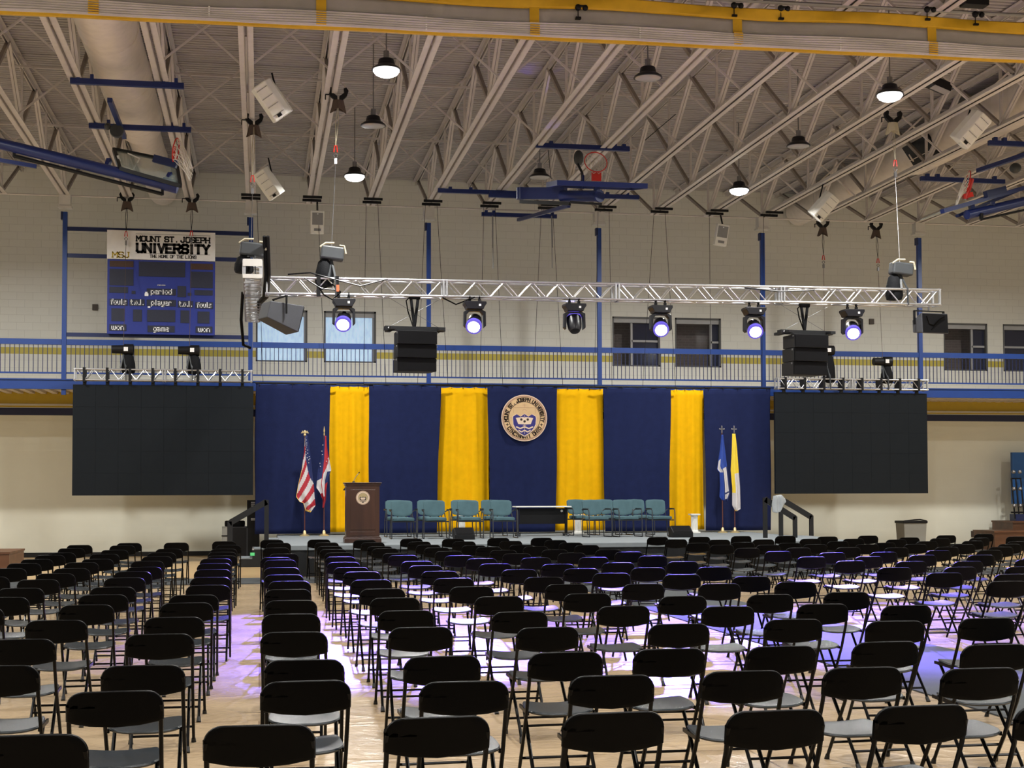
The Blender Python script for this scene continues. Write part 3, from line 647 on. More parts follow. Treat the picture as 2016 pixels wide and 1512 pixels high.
# ================================================================ CHAIN HOISTS
def hoist(label, clamp, shackle, motor, ty, tz, mx=None, style=0, cloth='brown_cloth', mh=.30):
    "clamp, shackle, motor are photo directions met with plane Y; everything hangs plumb below the clamp"
    xm = at(*motor, ty).x; zc = ZC; zs = at(*shackle, ty).z; zm = at(*motor, ty).z
    x = xm; cp = atz(clamp[0], clamp[1], ZC); cx, cyy = cp.x, cp.y; sh = Vector((x+(cx-x)*(zs-zm)/(zc-zm), ty+(cyy-ty)*(zs-zm)/(zc-zm), zs))
    # nearest joist chord carries the clamp
    t = thing('chain_hoist', label, 'chain hoist', (x, ty, tz), group='chain hoists holding the trusses')
    b = MB()
    for s in (-1, 1):
        b.prism([(s*.01, -.19), (s*.07, -.13), (s*.16, -.04), (s*.19, .06), (s*.15, .12), (s*.10, .10), (s*.11, .02), (s*.02, -.05)], lambda u, v, d: Vector((cx+u, cyy+d, zc+v)), -.04, .04)
    b.bar((cx-.24, cyy, zc-.02), (cx-.12, cyy, zc-.02), .02); b.bar((cx-.24, cyy, zc-.02), (cx-.24, cyy, zc-.12), .02)
    b.build('beam_clamp', 'black', t, w=True)
    b = MB(); k = 12; vs = []
    for j in range(k):
        a = 2*math.pi*j/k; vs.append((cx+.10*math.cos(a), cyy+.06*math.sin(a), zc-.12))
    for j in range(k):
        a = 2*math.pi*j/k; rr = .15+.03*math.sin(3*a); vs.append((cx+rr*math.cos(a), cyy+.6*rr*math.sin(a), zc-.33-.04*math.cos(2*a)))
    b.add(vs, [(j, (j+1) % k, k+(j+1) % k, k+j) for j in range(k)]); o = b.build('burlap', cloth, t, w=True); so = o.modifiers.new('s', 'SOLIDIFY'); so.thickness = .01
    b = MB()
    for s in (-1, 1): b.tube([(cx, cyy, zc-.12), ((cx+sh.x)/2+s*.025, (cyy+sh.y)/2, (zc+zs)/2), (sh.x, sh.y, zs+.14)], .007, 5)
    b.build('sling', 'pale_cloth' if style == 1 else 'rubber', t, w=True)
    b = MB(); b.tube([sh+Vector(q) for q in ((-.035, 0, .02), (-.02, 0, .14), (.02, 0, .14), (.035, 0, .02))], .013, 6); b.build('shackle', 'red', t, w=True, smooth=True)
    b = MB(); b.tube([sh, sh+Vector((.04, 0, -.04)), sh+Vector((0, 0, -.10)), sh+Vector((-.04, 0, -.04))], .012, 6, closed=True); b.box(sh+Vector((0, 0, -.15)), (.05, .05, .1)); b.build('hook', 'steel', t, w=True)
    b = MB(); b.tube([sh+Vector((0, 0, -.2)), (x, ty, zm)], .006, 5); b.build('chain', 'brown_cloth' if style == 2 else 'steel', t, w=True)
    if style == 2:
        b = MB(); b.tube([(x-.27, ty, zm), (x+.24, ty, zm)], [.10, .115], 14); b.tube([(x+.02, ty, zm), (x+.24, ty, zm)], .135, 14); b.build('motor', 'black', t, w=True, smooth=True)
        b = MB(); b.bb((x+.02, ty-.145, zm-.05), (x+.12, ty-.12, zm+.05)); b.build('plate', 'sign_white', t, w=True)
    else:
        b = MB(); b.box((x+.02, ty, zm), (.42, .26, .24), Matrix.Rotation(R(6), 3, 'Y')); b.build('motor', 'motor_grey', t, w=True, bevel=.03)
        b = MB(); b.tube([(x-.2, ty-.1, zm+.1), (x-.1, ty-.12, zm+.17), (x+.05, ty-.12, zm+.17)], .02, 6); b.tube([(x+.15, ty-.1, zm+.13), (x+.23, ty-.12, zm+.12), (x+.26, ty-.12, zm-.02)], .02, 6); b.build('handle', 'pale_cloth', t, w=True, smooth=True)
    # bag
    pr = [(.05, 0), (.10, -.06), (.14, -.25), (.15, -.42), (.13, -.5), (.02, -.52)] 
    zb = zm-.10; hb = min(1.0, (zb-tz+.12)/.52) if style != 2 else (zb-tz)/.52
    dx = -.12 if style != 2 else .12
    b = MB(); b.lathe([(r*1.15, z*hb) for r, z in pr], 10, (x+dx, ty+.02, zb)); b.build('chain_bag', 'black_cloth', t, w=True, smooth=True)
    b = MB(); b.bar((x, ty, zm-.1), (x+.07, ty-.16, tz+.15), .04, .02); b.bar((x, ty, zm-.1), (x-.05, ty-.16, tz+.15), .04, .02); b.bar((x+.07, ty-.165, tz+.17), (x+.08, ty-.165, tz-.17), .05, .02); b.build('lower_sling', 'motor_grey', t, w=True)
    return t
hoist('grey chain hoist above the left part of the long truss', (666, 185), (663, 290), (652, 499), TY, TZ, style=1)
hoist('grey chain hoist above the right end of the long truss', (1758, 230), (1755, 320), (1772, 530), TY, TZ+.06, style=1, cloth='pale_cloth')
hoist('grey chain hoist over the near end of the side truss at left', (500, 235), (500, 320), (494, 492), 25.2, 5.7, style=1)
hoist('black chain hoist above the left end of the left screen truss', (250, 388), (248, 457), (243, 688), SY, 4.66, style=2)
hoist('black chain hoist above the right part of the left screen truss', (378, 390), (378, 457), (373, 690), SY, 4.66, style=2)
hoist('black chain hoist behind the right speaker array', (1620, 440), (1619, 500), (1624, 690), SY, 4.63, style=2)
hoist('black chain hoist above the right end of the right screen truss', (1725, 445), (1727, 505), (1738, 712), SY, 4.63, style=2)

# ================================================================ MOVING LIGHTS
def moving_light(px, label, pitch, yaw, idx):
    x = at(px, 590, TY).x; z = TZ-.165
    t = thing('moving_light', label, 'stage light', (x, TY-.14, z), group='moving lights under the truss')
    for s in (-.09, .09):
        b = MB(); b.tube([(s, .0, -.01), (s, -.035, .03), (s, 0, .06), (s, .035, .03)], .014, 6, closed=True); b.bb((s-.025, -.02, -.06), (s+.025, .02, .0)); b.build('clamp', 'black', t)
    b = MB(); b.prism([(-.20, -.06), (.20, -.06), (.205, -.10), (.165, -.16), (.15, -.20), (-.15, -.20), (-.165, -.16), (-.205, -.10)], lambda u, v, d: Vector((u, d, v)), -.15, .15); b.build('base', 'fixture_black', t, bevel=.008)
    b = MB(); b.bb((.06, -.155, -.15), (.10, -.15, -.11)); b.build('display', 'lettering_white', t)
    b = MB()
    for s in (-1, 1): b.prism([(s*.14, -.21), (s*.20, -.24), (s*.205, -.50), (s*.165, -.54), (s*.155, -.30), (s*.10, -.24), (0, -.235), (0, -.21)], lambda u, v, d: Vector((u, d, v)), -.07, .07)
    b.build('yoke', 'fixture_black', t, bevel=.006)
    # head: axis starts pointing down -z, tilted toward camera (-y) by pitch, turned by yaw
    rot = Matrix.Rotation(yaw, 3, 'Z') @ Matrix.Rotation(-pitch, 3, 'X'); c = Vector((0, 0, -.43))
    b = MB(); b.lathe([(.02, .17), (.09, .165), (.125, .10), (.135, 0), (.14, -.12), (.145, -.20), (.13, -.205)], 24, c, rot); b.build('head', 'fixture_black', t, smooth=True)
    b = MB(); b.lathe([(.146, -.13), (.150, -.20), (.130, -.212)], 24, c, rot); b.build('halo_ring', 'lens_halo', t, smooth=True)  # emissive band imitating the purple halo of the beam
    b = MB(); b.lathe([(.112, -.213), (.09, -.222), (.001, -.228)], 24, c, rot); b.build('lens', 'lens_lit', t, smooth=True)
    d = rot @ Vector((0, 0, -1)); q = c+d*.25
    spot_lamp('beam', q, d, SPOT_W if idx != 2 else 2500, (.17, .12, 1.0), 28 if idx != 2 else 9, .35, .09, t)
    return t
for i, (px, l, pi_, ya) in enumerate(((676, 'moving stage light, leftmost under the long truss, next to orange tape', 57, -8), (932, 'moving stage light second from left, just right of the left array', 58, -14),
        (1127, 'moving stage light third from left, its head turned up and away', -152, 0), (1296, 'moving stage light fourth from left, before a dark window', 59, -12), (1479, 'moving stage light fifth from left, beside a blue column', 58, -10),
        (1671, 'moving stage light at far right of the six, beside the right array', 59, -16))):
    moving_light(px, l, R(pi_), R(ya), i)

# ================================================================ HUNG SPEAKERS
def array(px, label, ry, top, bot):
    x = at(px, 650, TY).x; zt = at(px, top, TY).z; zb = at(px, bot, TY).z; h = (zt-zb)/3
    t = thing('line_array', label, 'speaker', (x, TY, zt), R(ry), group='black speaker arrays below the truss')
    b = MB(); b.bb((-.56, -.10, -.0), (.56, .06, .075)); b.bb((-.50, -.3, .0), (-.40, .3, .05)); b.bb((.40, -.3, .0), (.50, .3, .05)); b.build('rigging_frame', 'dark_box', t)
    for s in (-.5, .5):
        b = MB(); b.lathe([(.015, 0), (.015, .01)], 10, (s, -.105, .04), Matrix.Rotation(R(90), 3, 'X')); b.build('pin', 'lettering_white', t)
    ang = 0; y = 0; z = -.02; 
    for k in range(3):
        rot = Matrix.Rotation(R(-3*k), 3, 'X'); b = MB(); hh = h*.985; yo = -.02*k
        P = lambda u, v, w_: Vector((u, v+yo*0, w_))
        vs = []
        for (yy, sx, zz) in ((-.26, .37, 1), (.26, .33, .97)):
            for (sx2, sz) in ((-1, 0), (1, 0), (1, -1), (-1, -1)):
                vs.append((sx2*sx, yy+.03*k, z+(0 if sz == 0 else -hh*zz) - (.0 if sz == 0 else 0)))
        b.add(vs, [(0, 1, 2, 3), (4, 7, 6, 5), (0, 4, 5, 1), (1, 5, 6, 2), (2, 6, 7, 3), (3, 7, 4, 0)])
        cab = b.build('cabinet', 'dark_box', t, bevel=.008)
        b = MB(); b.bb((-.355, -.275+.03*k, z-hh+.008), (.355, -.262+.03*k, z-.008)); b.build('grille', 'grille', cab)
        for s in (-1, 1):
            b = MB(); b.bb((s*.37-.012, -.24+.03*k, z-.05), (s*.37+.012, -.20+.03*k, z-.02)); b.build('rigging_pin', 'steel', cab)
        z -= h
    b = MB(); hh = TZ-.15-zt
    b.tube([(-.07, 0, hh+.02), (0, 0, .07)], .028, 8); b.tube([(.07, 0, hh+.02), (0, 0, .07)], .028, 8); b.tube([(-.1, 0, hh+.02), (.1, 0, hh+.02)], .05, 8); b.build('strap', 'black_cloth', t, smooth=True)
    b = MB(); b.tube([(-.5, 0, .05), (.5, 0, hh)], .004, 4); b.tube([(.5, 0, .05), (-.5, 0, hh)], .004, 4); b.build('guy_wire', 'steel', t)
    b = MB(); b.tube([(-.03, -.02, .08), (-.13, -.02, hh*.6), (-.16, -.02, hh*.9), (-.1, -.02, hh)], .012, 6); b.build('cable', 'black_tube', t, smooth=True)
array(816, 'black three-box speaker array hanging at left below the truss', 6, 652, 731)
array(1584, 'black three-box speaker array hanging at right above the right screen', 8, 659, 738)

def fill(name_px, label, rz, tilt, mat_, w_, h_, d_):
    c = at(*name_px, TY-.1)
    t = thing('fill_speaker', label, 'speaker', c, R(rz), group='side fill speakers at the truss ends')
    rot = Matrix.Rotation(R(tilt), 3, 'X')
    b = MB(); vs = []
    for (yy, k) in ((d_/2, 1), (-d_/2, .62)):
        for (sx, sz) in ((-1, 1), (1, 1), (1, -1), (-1, -1)):
            vs.append(rot @ Vector((sx*w_/2*(1 if k == 1 else .8), yy, sz*h_/2*k)))
    b.add(vs, [(0, 1, 2, 3), (4, 7, 6, 5), (0, 4, 5, 1), (1, 5, 6, 2), (2, 6, 7, 3), (3, 7, 4, 0)]); b.build('cabinet', mat_, t, bevel=.015)
    b = MB(); b.box(rot @ Vector((0, d_/2+.008, 0)), (w_-.04, .012, h_-.04), rot); b.build('grille', 'grille', t)
    b = MB()
    for s in (-1, 1): b.bar((s*(w_/2+.03), 0, 0), (s*(w_/2+.03), 0, h_/2+.07), .045, .02, up=(0, 1, 0))
    b.bar((-(w_/2+.04), 0, h_/2+.07), ((w_/2+.04), 0, h_/2+.07), .045, .02); b.build('bracket', 'black', t)
    b = MB(); b.tube([(0, 0, h_/2+.07), (0, 0, h_/2+.16)], .02, 8); b.build('clamp', 'steel', t)
    return t
t = fill((551, 621), 'black wedge speaker under the left end of the truss', -68, -14, 'grey_cabinet', .54, .50, .62)
t = fill((1829, 640), 'grey speaker with cables at the right end of the truss', 8, 176, 'grey_cabinet', .60, .40, .40)
b = MB(); b.tube([(-.2, -.215, .15), (-.15, -.22, 0), (-.05, -.22, -.03), (.1, -.22, .10), (.2, -.22, .14)], .009, 6); b.tube([(-.1, -.22, -.12), (.05, -.22, .04), (.18, -.22, .14)], .009, 6); b.build('cable', 'black_tube', t, smooth=True)

# ================================================================ SCOREBOARD
BY = 36.80
p0 = at(210, 515, BY); p1 = at(423, 665, BY)
bx0, bx1 = at(211, 590, BY).x, at(423, 590, BY).x; zt = 7.62; zb = 5.74; zs1 = 8.36
board = thing('scoreboard', 'blue basketball scoreboard with white word labels, between the first two columns', 'scoreboard', ((bx0+bx1)/2, BY, zb))
b = MB(); b.bb((bx0, BY, zb), (bx1, BY+.12, zt)); b.build('cabinet', 'board_blue', board, w=True)
bw = bx1-bx0
def BX(u): return bx0+bw*u
H = zt-zb
def BZ(v): return zt-H*v
fb = lambda x, z: (lambda u, v, d: Vector((x+u, BY-.012-d, z+v)))
# displays measured as fractions of the cabinet
for (u0, u1, v0, v1, m_) in ((.02, .24, .02, .10, 'board_amber'), (.77, .98, .03, .11, 'board_amber'), (.29, .72, .02, .22, 'board_dark'), (.02, .24, .13, .35, 'board_dark'), (.77, .98, .14, .36, 'board_dark'),
    (.02, .19, .37, .45, 'board_dark'), (.81, .98, .39, .46, 'board_dark'), (.65, .73, .34, .49, 'board_dark'), (.04, .16, .66, .83, 'board_dark'), (.24, .32, .67, .83, 'board_dark'), (.37, .63, .67, .83, 'board_dark'), (.68, .76, .67, .84, 'board_dark'), (.84, .95, .68, .84, 'board_dark'),
    (.225, .26, .42, .46, 'board_dark'), (.745, .78, .43, .47, 'board_dark')):
    b = MB(); b.bb((BX(u0), BY-.012, BZ(v1)), (BX(u1), BY, BZ(v0))); b.build('display', m_, board, w=True)
for (u, v, wd, s_, cw) in ((.50, .43, .27, 'period', .19), (.105, .58, .165, 'fouls', .135), (.275, .58, .14, 't.o.l', .115), (.50, .58, .27, 'player', .185), (.725, .59, .14, 't.o.l', .115), (.90, .60, .165, 'fouls', .130), (.10, .92, .155, 'won', .11), (.50, .93, .25, 'game', .14), (.90, .93, .155, 'won', .105)):
    b = MB(); b.bb((BX(u)-wd*bw/2, BY-.012, BZ(v)-.075), (BX(u)+wd*bw/2, BY, BZ(v)+.09)); o = b.build('word_plate', 'board_dark', board, w=True)
    b = MB(); s2 = s_.replace('t.o.l', 't.o.l.'); text(b, s2, fb(BX(u), BZ(v)-.045), .125, cw*bw, sw=.17, gap=1.2); o2 = b.build('word', 'lettering_white', o); o2.location = -board.location
b = MB(); text(b, 'nevco', fb(BX(.50), BZ(.335)-.012), .032, .07*bw, sw=.25); o2 = b.build('maker_name', 'lettering_white', board, w=True)
b = MB(); b.bb((BX(.345), BY-.02, BZ(.485)), (BX(.38), BY-.012, BZ(.45))); b.bb((BX(.35), BY-.02, BZ(.45)), (BX(.372), BY-.012, BZ(.43))); b.bb((BX(.375), BY-.02, BZ(.645)), (BX(.398), BY-.012, BZ(.625))); b.build('bonus_mark', 'lettering_white', board, w=True)
sign = thing('university_sign', 'white sign reading Mount St. Joseph University above the scoreboard', 'sign', ((bx0+bx1)/2, BY, zt))
b = MB(); b.bb((bx0-.01, BY-.03, zt+.01), (bx1, BY+.09, zs1)); b.build('panel', 'sign_white', sign, w=True)
fs = lambda x, z: (lambda u, v, d: Vector((x+u, BY-.03-d, z+v)))
text_words(sign, 'lettering', 'ink', 'MOUNT ST. JOSEPH', fs(BX(.608), zt+.475), .125, .68*bw, sw=.28, slab=True, gap=1.2)
b = MB(); text(b, 'UNIVERSITY', fs(BX(.608), zt+.20), .205, .67*bw, sw=.33, slab=True, gap=1.4); b.build('lettering', 'ink', sign, w=True)
text_words(sign, 'lettering', 'ink', 'THE HOME OF THE LIONS', fs(BX(.608), zt+.065), .07, .43*bw, sw=.22, slab=True, gap=1.5)
for zz in (.655, .165): b = MB(); b.bb((BX(.26), BY-.034, zt+zz), (BX(.955), BY-.03, zt+zz+.007)); b.build('rule_line', 'ink', sign, w=True)
b = MB(); text(b, 'MSJ', fs(BX(.125), zt+.05), .13, .155*bw, sw=.22, slab=True, gap=1.0); b.build('lettering', 'sign_gold', sign, w=True, label='gold letters MSJ')

# ================================================================ DRAPES
DY = 36.45
pipe = thing('drape_pipe', 'black drape pipe hung on thin wires above the navy and gold drapes', 'drape pipe', (at(503, 755, DY).x, DY, 4.45))
ZP = 4.50
segs = ((503, 662), (652, 735), (716, 882), (860, 960), (940, 1110), (1090, 1190), (1170, 1330), (1315, 1400), (1385, 1514))
for i, (a, c) in enumerate(segs):
    yy = DY+(.10 if i % 2 else -.10)
    b = MB(); b.tube([(at(a, 755, DY).x, yy, ZP), (at(c, 755, DY).x, yy, ZP)], .022, 8); b.build('pipe', 'black', pipe, smooth=True, w=True)
xw = [at(px, 755, DY).x for px in (518, 640, 716, 760, 822, 882, 945, 990, 1050, 1108, 1170, 1205, 1265, 1330, 1400, 1500)]
jn = [min(JX, key=lambda q: abs(q-x_)) for x_ in xw]
for x_, j in zip(xw, jn):
    b = MB(); b.tube([(j+.15*(1 if x_ > j else -1), DY, ZC-.02), (x_, DY, ZP)], .006, 4); b.build('wire', 'black', pipe, w=True)
for j in sorted(set(jn)):
    for dd in (0, -.42): b = MB(); b.bb((j-.24, DY-.03+dd, ZC-.06), (j+.24, DY+.03+dd, ZC)); b.build('wire_clamp', 'black', pipe, w=True)

def drape(name, m_, tpx, bpx, label, yo, ztop, zbot, folds, amp, group):
    x0, x1 = at(tpx[0], 755, DY).x, at(tpx[1], 755, DY).x; u0, u1 = at(bpx[0], 1045, DY).x, at(bpx[1], 1045, DY).x
    t = thing(name, label, 'drape', ((x0+x1)/2, DY+yo, zbot), group=group)
    nx, nz = 60, 26; vs = []; fs_ = []
    ph = random.random()*6
    for j in range(nz+1):
        v = j/nz; z = ztop+(zbot-ztop)*v
        for i in range(nx+1):
            u = i/nx; x = (x0+(x1-x0)*u)*(1-v)+(u0+(u1-u0)*u)*v
            a = amp*(.25+.75*v**.6)
            y = DY+yo+a*math.sin(u*folds*2*math.pi+ph+.4*math.sin(3*v))+.4*a*math.sin(u*folds*4.7*math.pi+ph*2+v)
            sc = .05*abs(math.sin(u*math.pi*4))*(1-v)**6
            vs.append((x+(.012*math.sin(v*7+ph) if i in (0, nx) else 0), y, z-sc*.35))
    for j in range(nz):
        for i in range(nx): q = j*(nx+1)+i; fs_.append((q, q+1, q+nx+2, q+nx+1))
    b = MB(); b.add(vs, fs_); o = b.build('cloth', m_, t, smooth=True, w=True); s = o.modifiers.new('s', 'SOLIDIFY'); s.thickness = .012
    b = MB()
    for i in range(5):
        x = x0+(x1-x0)*(.06+.22*i); b.tube([(x, DY+yo-.03, ztop-.04), (x, DY+yo, ztop+.03), (x, DY+yo+.03, ztop-.03)], .008, 5)
    b.build('tie', 'black', t, w=True)
    return t, (x0, x1)
navy = [((503, 649), (501, 649), 'navy blue drape at far left, behind the two left flags'), ((725, 867), (727, 858), 'navy blue drape second from left, behind the left teal chairs'), ((959, 1096), (964, 1093), 'navy blue centre drape bearing the round seal'),
        ((1186, 1318), (1190, 1315), 'navy blue drape right of centre, behind the right teal chairs'), ((1384, 1514), (1388, 1516), 'navy blue drape at far right, behind the two right flags')]
gold = [((646, 729), (650, 731), 'gold drape at left, behind the wooden lectern'), ((862, 963), (858, 966), 'gold drape between the second and the centre navy drapes'), ((1092, 1189), (1090, 1193), 'gold drape just right of the navy drape with the seal'), ((1314, 1387), (1312, 1390), 'gold drape at right, behind the small white pedestal')]
for t_, bt, l in navy: drape('navy_drape', 'navy_drape', t_, bt, l, -.10, ZP-.02, .69, 1.6, .035, 'navy blue stage drapes')
for t_, bt, l in gold: drape('gold_drape', 'gold_drape', t_, bt, l, .12, ZP-.04, .72, 2.2, .05, 'gold stage drapes')

# seal on the centre drape
sc = at(1032, 823, DY-.16); SR = .605
seal = thing('university_seal', 'round tan university seal pinned on the centre navy drape', 'seal', (sc.x, DY-.16, sc.z-SR))
def seal_fn(cx, cz, y0): return lambda u, v, d: Vector((cx+u, y0-d, cz+v))
def disc(b, r, fn, d0, d1, n=56): b.prism([(r*math.cos(2*math.pi*i/n), r*math.sin(2*math.pi*i/n)) for i in range(n)], fn, d0, d1)
SHIELD = [(-.325, .08), (-.225, .145), (-.11, .075), (0, .155), (.11, .075), (.215, .145), (.32, .08), (.33, .02), (.315, -.16), (.25, -.29), (.13, -.42), (0, -.5), (-.13, -.42), (-.25, -.29), (-.315, -.16), (-.33, .02)]
def ring_text(b, s, r, a0, a1, hgt, fn0, inward, d=.004):
    n = len(s)
    for i, ch in enumerate(s):
        if ch == ' ': continue
        a = R(a0+(a1-a0)*i/(n-1)); ca, sa = math.cos(a), math.sin(a)
        if inward: ex = Vector((-sa, ca)); ey = Vector((-ca, -sa)); base = Vector((ca, sa))*(r+hgt/2)
        else: ex = Vector((sa, -ca)); ey = Vector((ca, sa)); base = Vector((ca, sa))*(r-hgt/2)
        text(b, ch, lambda u, v, dd, ex=ex, ey=ey, base=base: fn0(base.x+ex.x*u+ey.x*v, base.y+ex.y*u+ey.y*v, dd), hgt, sw=.27, slab=True, depth=d)
def make_seal(parent, cx, cz, y, R0, full=True, w_=True):
    k = R0/.605; fn = lambda u, v, d: Vector((cx+u*k, y-d*k, cz+v*k))
    b = MB(); disc(b, .605, fn, 0, .02); b.build('rim', 'seal_pale', parent, w=w_)
    b = MB(); disc(b, .585, fn, .02, .024); b.build('rim_band', 'seal_rim', parent, w=w_)
    b = MB(); disc(b, .545, fn, .024, .028); b.build('text_ring', 'seal_pale' if not full else 'seal_tan', parent, w=w_)
    b = MB(); disc(b, .425, fn, .028, .032); b.build('inner_line', 'seal_dark', parent, w=w_)
    b = MB(); disc(b, .41, fn, .032, .036); b.build('field', 'seal_tan' if full else 'gold', parent, w=w_)
    b = MB(); b.prism([(u*.98, v*.92-.03) for u, v in SHIELD], fn, .036, .040); b.build('shield_outline', 'seal_pale', parent, w=w_)
    b = MB(); b.prism([(u*.92, v*.86-.03) for u, v in SHIELD], fn, .040, .044); b.build('shield', 'seal_blue' if full else 'seal_dark', parent, w=w_)
    b = MB(); b.prism([(-.23, .0), (-.03, .025), (0, 0), (.03, .025), (.23, .0), (.165, -.16), (0, -.17), (-.165, -.16)], fn, .044, .048)
    for z0 in (-.235, -.325):
        wv = .225 if z0 > -.3 else .16
        top = [(-wv+2*wv*i/12, z0+.02*math.cos(i*math.pi/3)) for i in range(13)]; b.prism(top+[(u, v-.035) for u, v in reversed(top)], fn, .044, .048)
    b.build('book_and_waves', 'seal_pale', parent, w=w_)
    if not full: return
    b = MB(); b.bb(tuple(fn(-.004, .08, .052)), tuple(fn(.004, -.42, .048))); b.bb(tuple(fn(-.04, -.192, .052)), tuple(fn(.04, -.2, .048))); b.build('cross', 'seal_pale', parent, w=w_)
    b = MB()
    for u, v in ((-.085, -.04), (.085, -.04), (0, -.09)): disc(b, .032, (lambda u2, v2: (lambda a, c, d: fn(a+u2, c+v2, d)))(u, v), .048, .052, 14)
    b.build('book_mark', 'seal_dark', parent, w=w_); b = MB()
    for (a, c) in (((-.29, .27), (.29, .27)), ((-.29, .27), (-.29, .12)), ((.29, .27), (.29, .12)), ((0, .27), (0, .38)), ((-.05, .34), (.05, .34)), ((-.06, .18), (0, .24)), ((0, .24), (.06, .18)), ((-.38, .0), (-.33, .0)), ((.33, .0), (.38, .0))):
        b.bar(fn(*a, .038), fn(*c, .038), .006, .004, up=(0, 1, 0))
    b.build('emblem_lines', 'seal_rim', parent, w=w_)
    for s_, a0, a1, inw in (('MOUNT ST. JOSEPH UNIVERSITY', 188, -8, False), ('CINCINNATI OHIO', 214, 326, True)):
        n = len(s_); i0 = 0
        for wd in s_.split(' '):
            f = lambda i: a0+(a1-a0)*i/(n-1)
            b = MB(); ring_text(b, wd, .484, f(i0), f(i0+len(wd)-1), .082, (lambda u, v, d: fn(u, v, d+.03)), inw); b.build('lettering', 'seal_dark', parent, w=w_); i0 += len(wd)+1
    for a in (201, 339):
        b = MB(); u, v = .484*math.cos(R(a)), .484*math.sin(R(a)); b.bb(tuple(fn(u-.035, v-.009, .028)), tuple(fn(u+.035, v+.009, .033))); b.bb(tuple(fn(u-.009, v-.035, .028)), tuple(fn(u+.009, v+.035, .033))); b.build('cross_mark', 'seal_dark', parent, w=w_)
make_seal(seal, sc.x, sc.z, DY-.16, SR)

# ================================================================ STAGE
SZ = .65; SX0, SX1, SF = .42, 12.85, 29.5
stage = thing('stage', 'low stage with pale grey carpet top and black skirt', 'stage', (6.6, 33, 0))
b = MB(); b.bb((SX0, SF, SZ-.10), (SX1, 37.3, SZ)); b.build('deck', 'stage_top', stage, w=True, bevel=.01)
b = MB(); pts = []; per = [(SX0-.0, 37.2)]
def skirt(xa, ya, xb, yb):
    L = math.hypot(xb-xa, yb-ya); n = int(L/.06); nx_, ny_ = (yb-ya)/L, -(xb-xa)/L; vs = []; fs_ = []
    for i in range(n+1):
        u = i/n; o_ = .018*math.sin(i*1.3)+.012*math.sin(i*.37)
        for z, k in ((.006, 1.2), (.35, 1), (SZ-.09, .3)): vs.append((xa+(xb-xa)*u-nx_*(o_*k-.03)*-1, ya+(yb-ya)*u-ny_*(o_*k-.03)*-1, z))
    for i in range(n):
        for j in range(2): q = i*3+j; fs_.append((q, q+3, q+4, q+1))
    return vs, fs_
for seg in ((SX0, SF, SX1, SF), (SX0, 37.2, SX0, SF), (SX1, SF, SX1, 37.2)):
    vs, fs_ = skirt(*seg); b.add(vs, fs_)
b.build('skirt', 'skirt', stage, smooth=True, w=True)
# stairs at both ends
def stairs(label, x0, sgn, y0, y1, n=3):
    t = thing('stage_stairs', label, 'stairs', (x0, (y0+y1)/2, 0), group='black steps at the stage ends')
    for i in range(n-1 if sgn > 0 else n):
        z = SZ-(SZ/n)*i; xa = x0+sgn*.30*i; xb = x0+sgn*.30*(i+1)
        b = MB(); b.bb((min(xa, xb), y0, 0), (max(xa, xb), y1, z-.02)); o = b.build('step', 'dark_box', t, w=True)
        b = MB(); b.bb((min(xa, xb), y0-.01, z-.02), (max(xa, xb), y1, z)); o = b.build('tread', 'stage_top', t, w=True)
        xe = xb; b = MB(); b.bb((min(xe, xe-sgn*.04), y0-.012, z-.03), (max(xe, xe-sgn*.04), y1, z+.003)); b.build('nosing', 'alu', t, w=True)
    return t
yS = 33.6
st = stairs('black steps left of the stage with a green label', SX0, -1, yS, yS+1.15)
b = MB(); q = at(497, 1091, yS-.005); b.bb((q.x-.05, yS-.012, q.z-.035), (q.x+.05, yS-.001, q.z+.035)); b.build('label_sticker', 'green_label', st, w=True, label='bright green label')
def rail(label, pts, grp='stair handrails'):
    t = thing('stair_handrail', label, 'handrail', Vector(pts[0]), group=grp)
    b = MB(); b.bar(pts[1], pts[2], .05, .13, up=(0, 0, 1)); b.build('top_bar', 'dark_box', t, w=True)
    b = MB(); b.bar(pts[0], Vector(pts[1])+Vector((0, 0, .04)), .05, .10, up=(1, 0, 0)); b.build('post', 'dark_box', t, w=True)
    b = MB(); b.bar(pts[3], Vector(pts[2])+Vector((0, 0, .04)), .05, .10, up=(1, 0, 0)); b.build('post', 'dark_box', t, w=True)
def hr(pxs, Y, zs, zf): 
    return None
for (Y, lab) in ((yS-.06, 'dark slanting handrail at the left steps, the one nearer the seats'), (yS+1.15, 'dark slanting handrail at the left steps, the one nearer the wall')):
    a = at(452, 1030, yS-.06); c = at(525, 988, yS-.06)
    rail(lab, [(a.x, Y, 0.0), (a.x, Y, a.z), (c.x, Y, c.z), (c.x, Y, 0.43 if False else (SZ if c.x > SX0 else .43))])
for (pl, pr, Y, lab) in (((1565, 1020), (1506, 983), 31.6, 'black slanting handrail at the right steps, left one, under the draped jacket'), ((1597, 1018), (1537, 982), 33.0, 'black slanting handrail at the right steps, right one')):
    a = at(*pl, Y); c = at(*pr, Y); zf = SZ if a.x < SX1 else 0
    rail(lab, [(a.x, Y, zf), (a.x, Y, a.z), (c.x, Y, c.z), (c.x, Y, SZ)])
st2 = stairs('black steps right of the stage behind the seats', SX1, 1, 31.4, 33.2)
